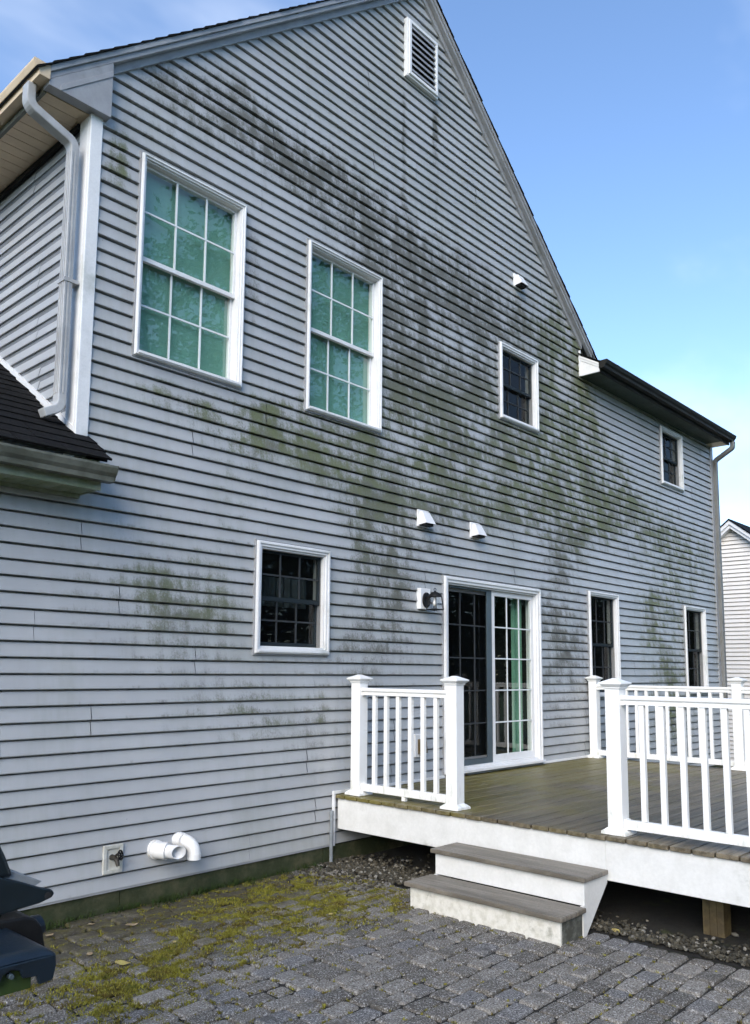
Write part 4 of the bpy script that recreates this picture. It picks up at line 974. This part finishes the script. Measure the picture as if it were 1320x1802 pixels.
# ------------------------------------------------------------------ neighbour's house
def neighbour():
    o = empty('neighbour_house', (0,0,0)); tag(o, 'white sided neighbouring house with gabled roof behind the right end', 'house')
    XN, py, pz = 21.0, 7.08, 5.36; zb = -2.75; hw = 4.6; sl_ = .82
    wl = empty('gable_wall', parent=o)
    np_ = lambda u, oo, z: (XN+.012-oo*1.5, u, z)
    def lo(z): return max(py-hw, py-(pz-.16-z)/sl_)
    def hi(z): return min(py+hw, py+(pz-.16-z)/sl_)
    rows = 38
    siding(wl, np_, lo, hi, pz-.17, zb, [], 91, mat='nsiding', long=40)
    MB().prism([(XN+.02,py-hw,zb-.5),(XN+.02,py+hw,zb-.5),(XN+.02,py+hw,pz-.16-hw*sl_),(XN+.02,py,pz-.16),(XN+.02,py-hw,pz-.16-hw*sl_)], (9,0,0)).build('house_body', MAT['nsiding'], o)
    rf = empty('roof', parent=o)
    for s in (-1, 1):
        f = lambda y: pz-abs(y-py)*sl_
        ya, yb2 = py, py+s*(hw+.35)
        MB().prism([(XN-.20,ya,f(ya)-.21),(XN-.20,yb2,f(yb2)-.21),(XN-.20,yb2,f(yb2)-.03),(XN-.20,ya,f(ya)-.03)], (.20,0,0)).build('rake_board', MAT['ntrim'], rf)
        MB().prism([(XN-.24,ya,f(ya)-.12),(XN-.24,yb2,f(yb2)-.12),(XN-.24,yb2,f(yb2)-.02),(XN-.24,ya,f(ya)-.02)], (.0395,0,0)).build('rake_crown', MAT['ntrim'], rf)
        MB().prism([(XN-.26,ya,f(ya)-.0195),(XN-.26,yb2,f(yb2)-.0195),(XN-.26,yb2,f(yb2)+.02),(XN-.26,ya,f(ya)+.02)], (9.5,0,0)).build('roof_slope', MAT['shingle'], rf)
neighbour()

# ------------------------------------------------------------------ trees behind the viewer (they stand in the window reflections)
def leaf_material(nm, c1, c2):
    t = NT(nm); r = t.n('ShaderNodeNewGeometry').outputs['Random Per Island']; c = t.mix(r, c1, c2)
    b = t.bsdf(c, .5, 0, None, .4); tr = t.n('ShaderNodeBsdfTranslucent'); t.put(tr.inputs[0], c)
    mx = t.n('ShaderNodeMixShader'); mx.inputs[0].default_value = .3; t.put(mx.inputs[1], b.outputs[0]); t.put(mx.inputs[2], tr.outputs[0]); t.put(t.out.inputs[0], mx.outputs[0]); return t.m
LEAF = leaf_material('summer_leaf', (.018,.040,.011), (.042,.072,.022))
def tree(x, y, h, r, seed, label):
    rr = random.Random(seed); o = empty('tree', (x, y, -.1)); tag(o, label, 'tree', 'trees at the back of the garden')
    tr = MB(); tr.tube([(0,0,0),(.05,.03,h*.2),(-.05,.06,h*.45),(.04,0,h*.7),(0,0,h*.92)], [.24,.19,.15,.09,.02], 10); ends = []
    for i in range(16):
        a = i*2.4+rr.uniform(-.3,.3); z = h*rr.uniform(.28, .8); L = r*rr.uniform(.6, 1.0)*(1.15-.5*z/h); dz = L*rr.uniform(.2, .6)
        e = (L*math.cos(a), L*math.sin(a), z+dz); mmid = (e[0]*.5, e[1]*.5, z+dz*.35)
        tr.tube([(0,0,z), mmid, e], [.07,.045,.012], 6); ends += [e, mmid]
    tr.build('trunk', MAT['bark'], o)
    cr = MB(); cl = []
    for e in ends:
        for _ in range(4): cl.append((e[0]+rr.gauss(0,.6), e[1]+rr.gauss(0,.6), e[2]+rr.gauss(0,.6), rr.uniform(.4,.85)))
    for _ in range(16):
        a = rr.uniform(0,6.28); q = r*math.sqrt(rr.random()); z = h*rr.uniform(.4,1.0); q *= (1.15-.7*max(0,(z/h-.5)/.5)); cl.append((q*math.cos(a), q*math.sin(a), z, rr.uniform(.5,.9)))
    for cx, cy, cz, s in cl:
        for _ in range(60):
            v = Vector((rr.gauss(0,1), rr.gauss(0,1), rr.gauss(0,.75)))*s*.55; c = Vector((cx,cy,cz))+v
            q = Matrix.Rotation(rr.uniform(0,6.28),3,'Z') @ Matrix.Rotation(rr.gauss(0,.7),3,'X') @ Matrix.Rotation(rr.gauss(0,.5),3,'Y'); w = rr.uniform(.045,.085)
            cr.add([c+q @ Vector((-w*1.4,0,0)), c+q @ Vector((0,-w*.7,0)), c+q @ Vector((w*1.5,0,-.02)), c+q @ Vector((0,w*.7,0))], [(0,1,2,3)])
    cr.build('crown', LEAF, o, fix=False)
tree(10.3, -5.6, 15.5, 4.0, 1, 'tall tree opposite the left upstairs window, seen only in its reflection')
tree(16.2, -6.2, 16.0, 4.3, 2, 'tall tree opposite the second upstairs window, seen only in its reflection')

def woodland():  # unseen leaf mass, added so the glass reflects something dark
    rr = random.Random(17); mb = MB()
    for _ in range(2600):
        x = rr.uniform(-45, 120); y = -17-rr.uniform(0, 9)-.02*abs(x-20); top = 7.5+1.3*math.sin(x*.23)+.8*math.sin(x*.61+1); cz = top*rr.random()**.85; s = rr.uniform(.9, 1.7)
        for _ in range(48):
            c = Vector((x+rr.gauss(0,s*.6), y+rr.gauss(0,s*.6), max(.2, cz+rr.gauss(0,s*.5))))
            q = Matrix.Rotation(rr.uniform(0,6.28),3,'Z') @ Matrix.Rotation(rr.gauss(0,.8),3,'X'); w = rr.uniform(.12,.24)
            mb.add([c+q @ Vector((-w*1.3,0,0)), c+q @ Vector((0,-w*.8,0)), c+q @ Vector((w*1.3,0,-.05)), c+q @ Vector((0,w*.8,0))], [(0,1,2,3)])
    tag(mb.build('woodland', LEAF, fix=False), 'dense green woodland behind the garden, added to darken the window reflections', 'woodland', kind='stuff')
woodland()
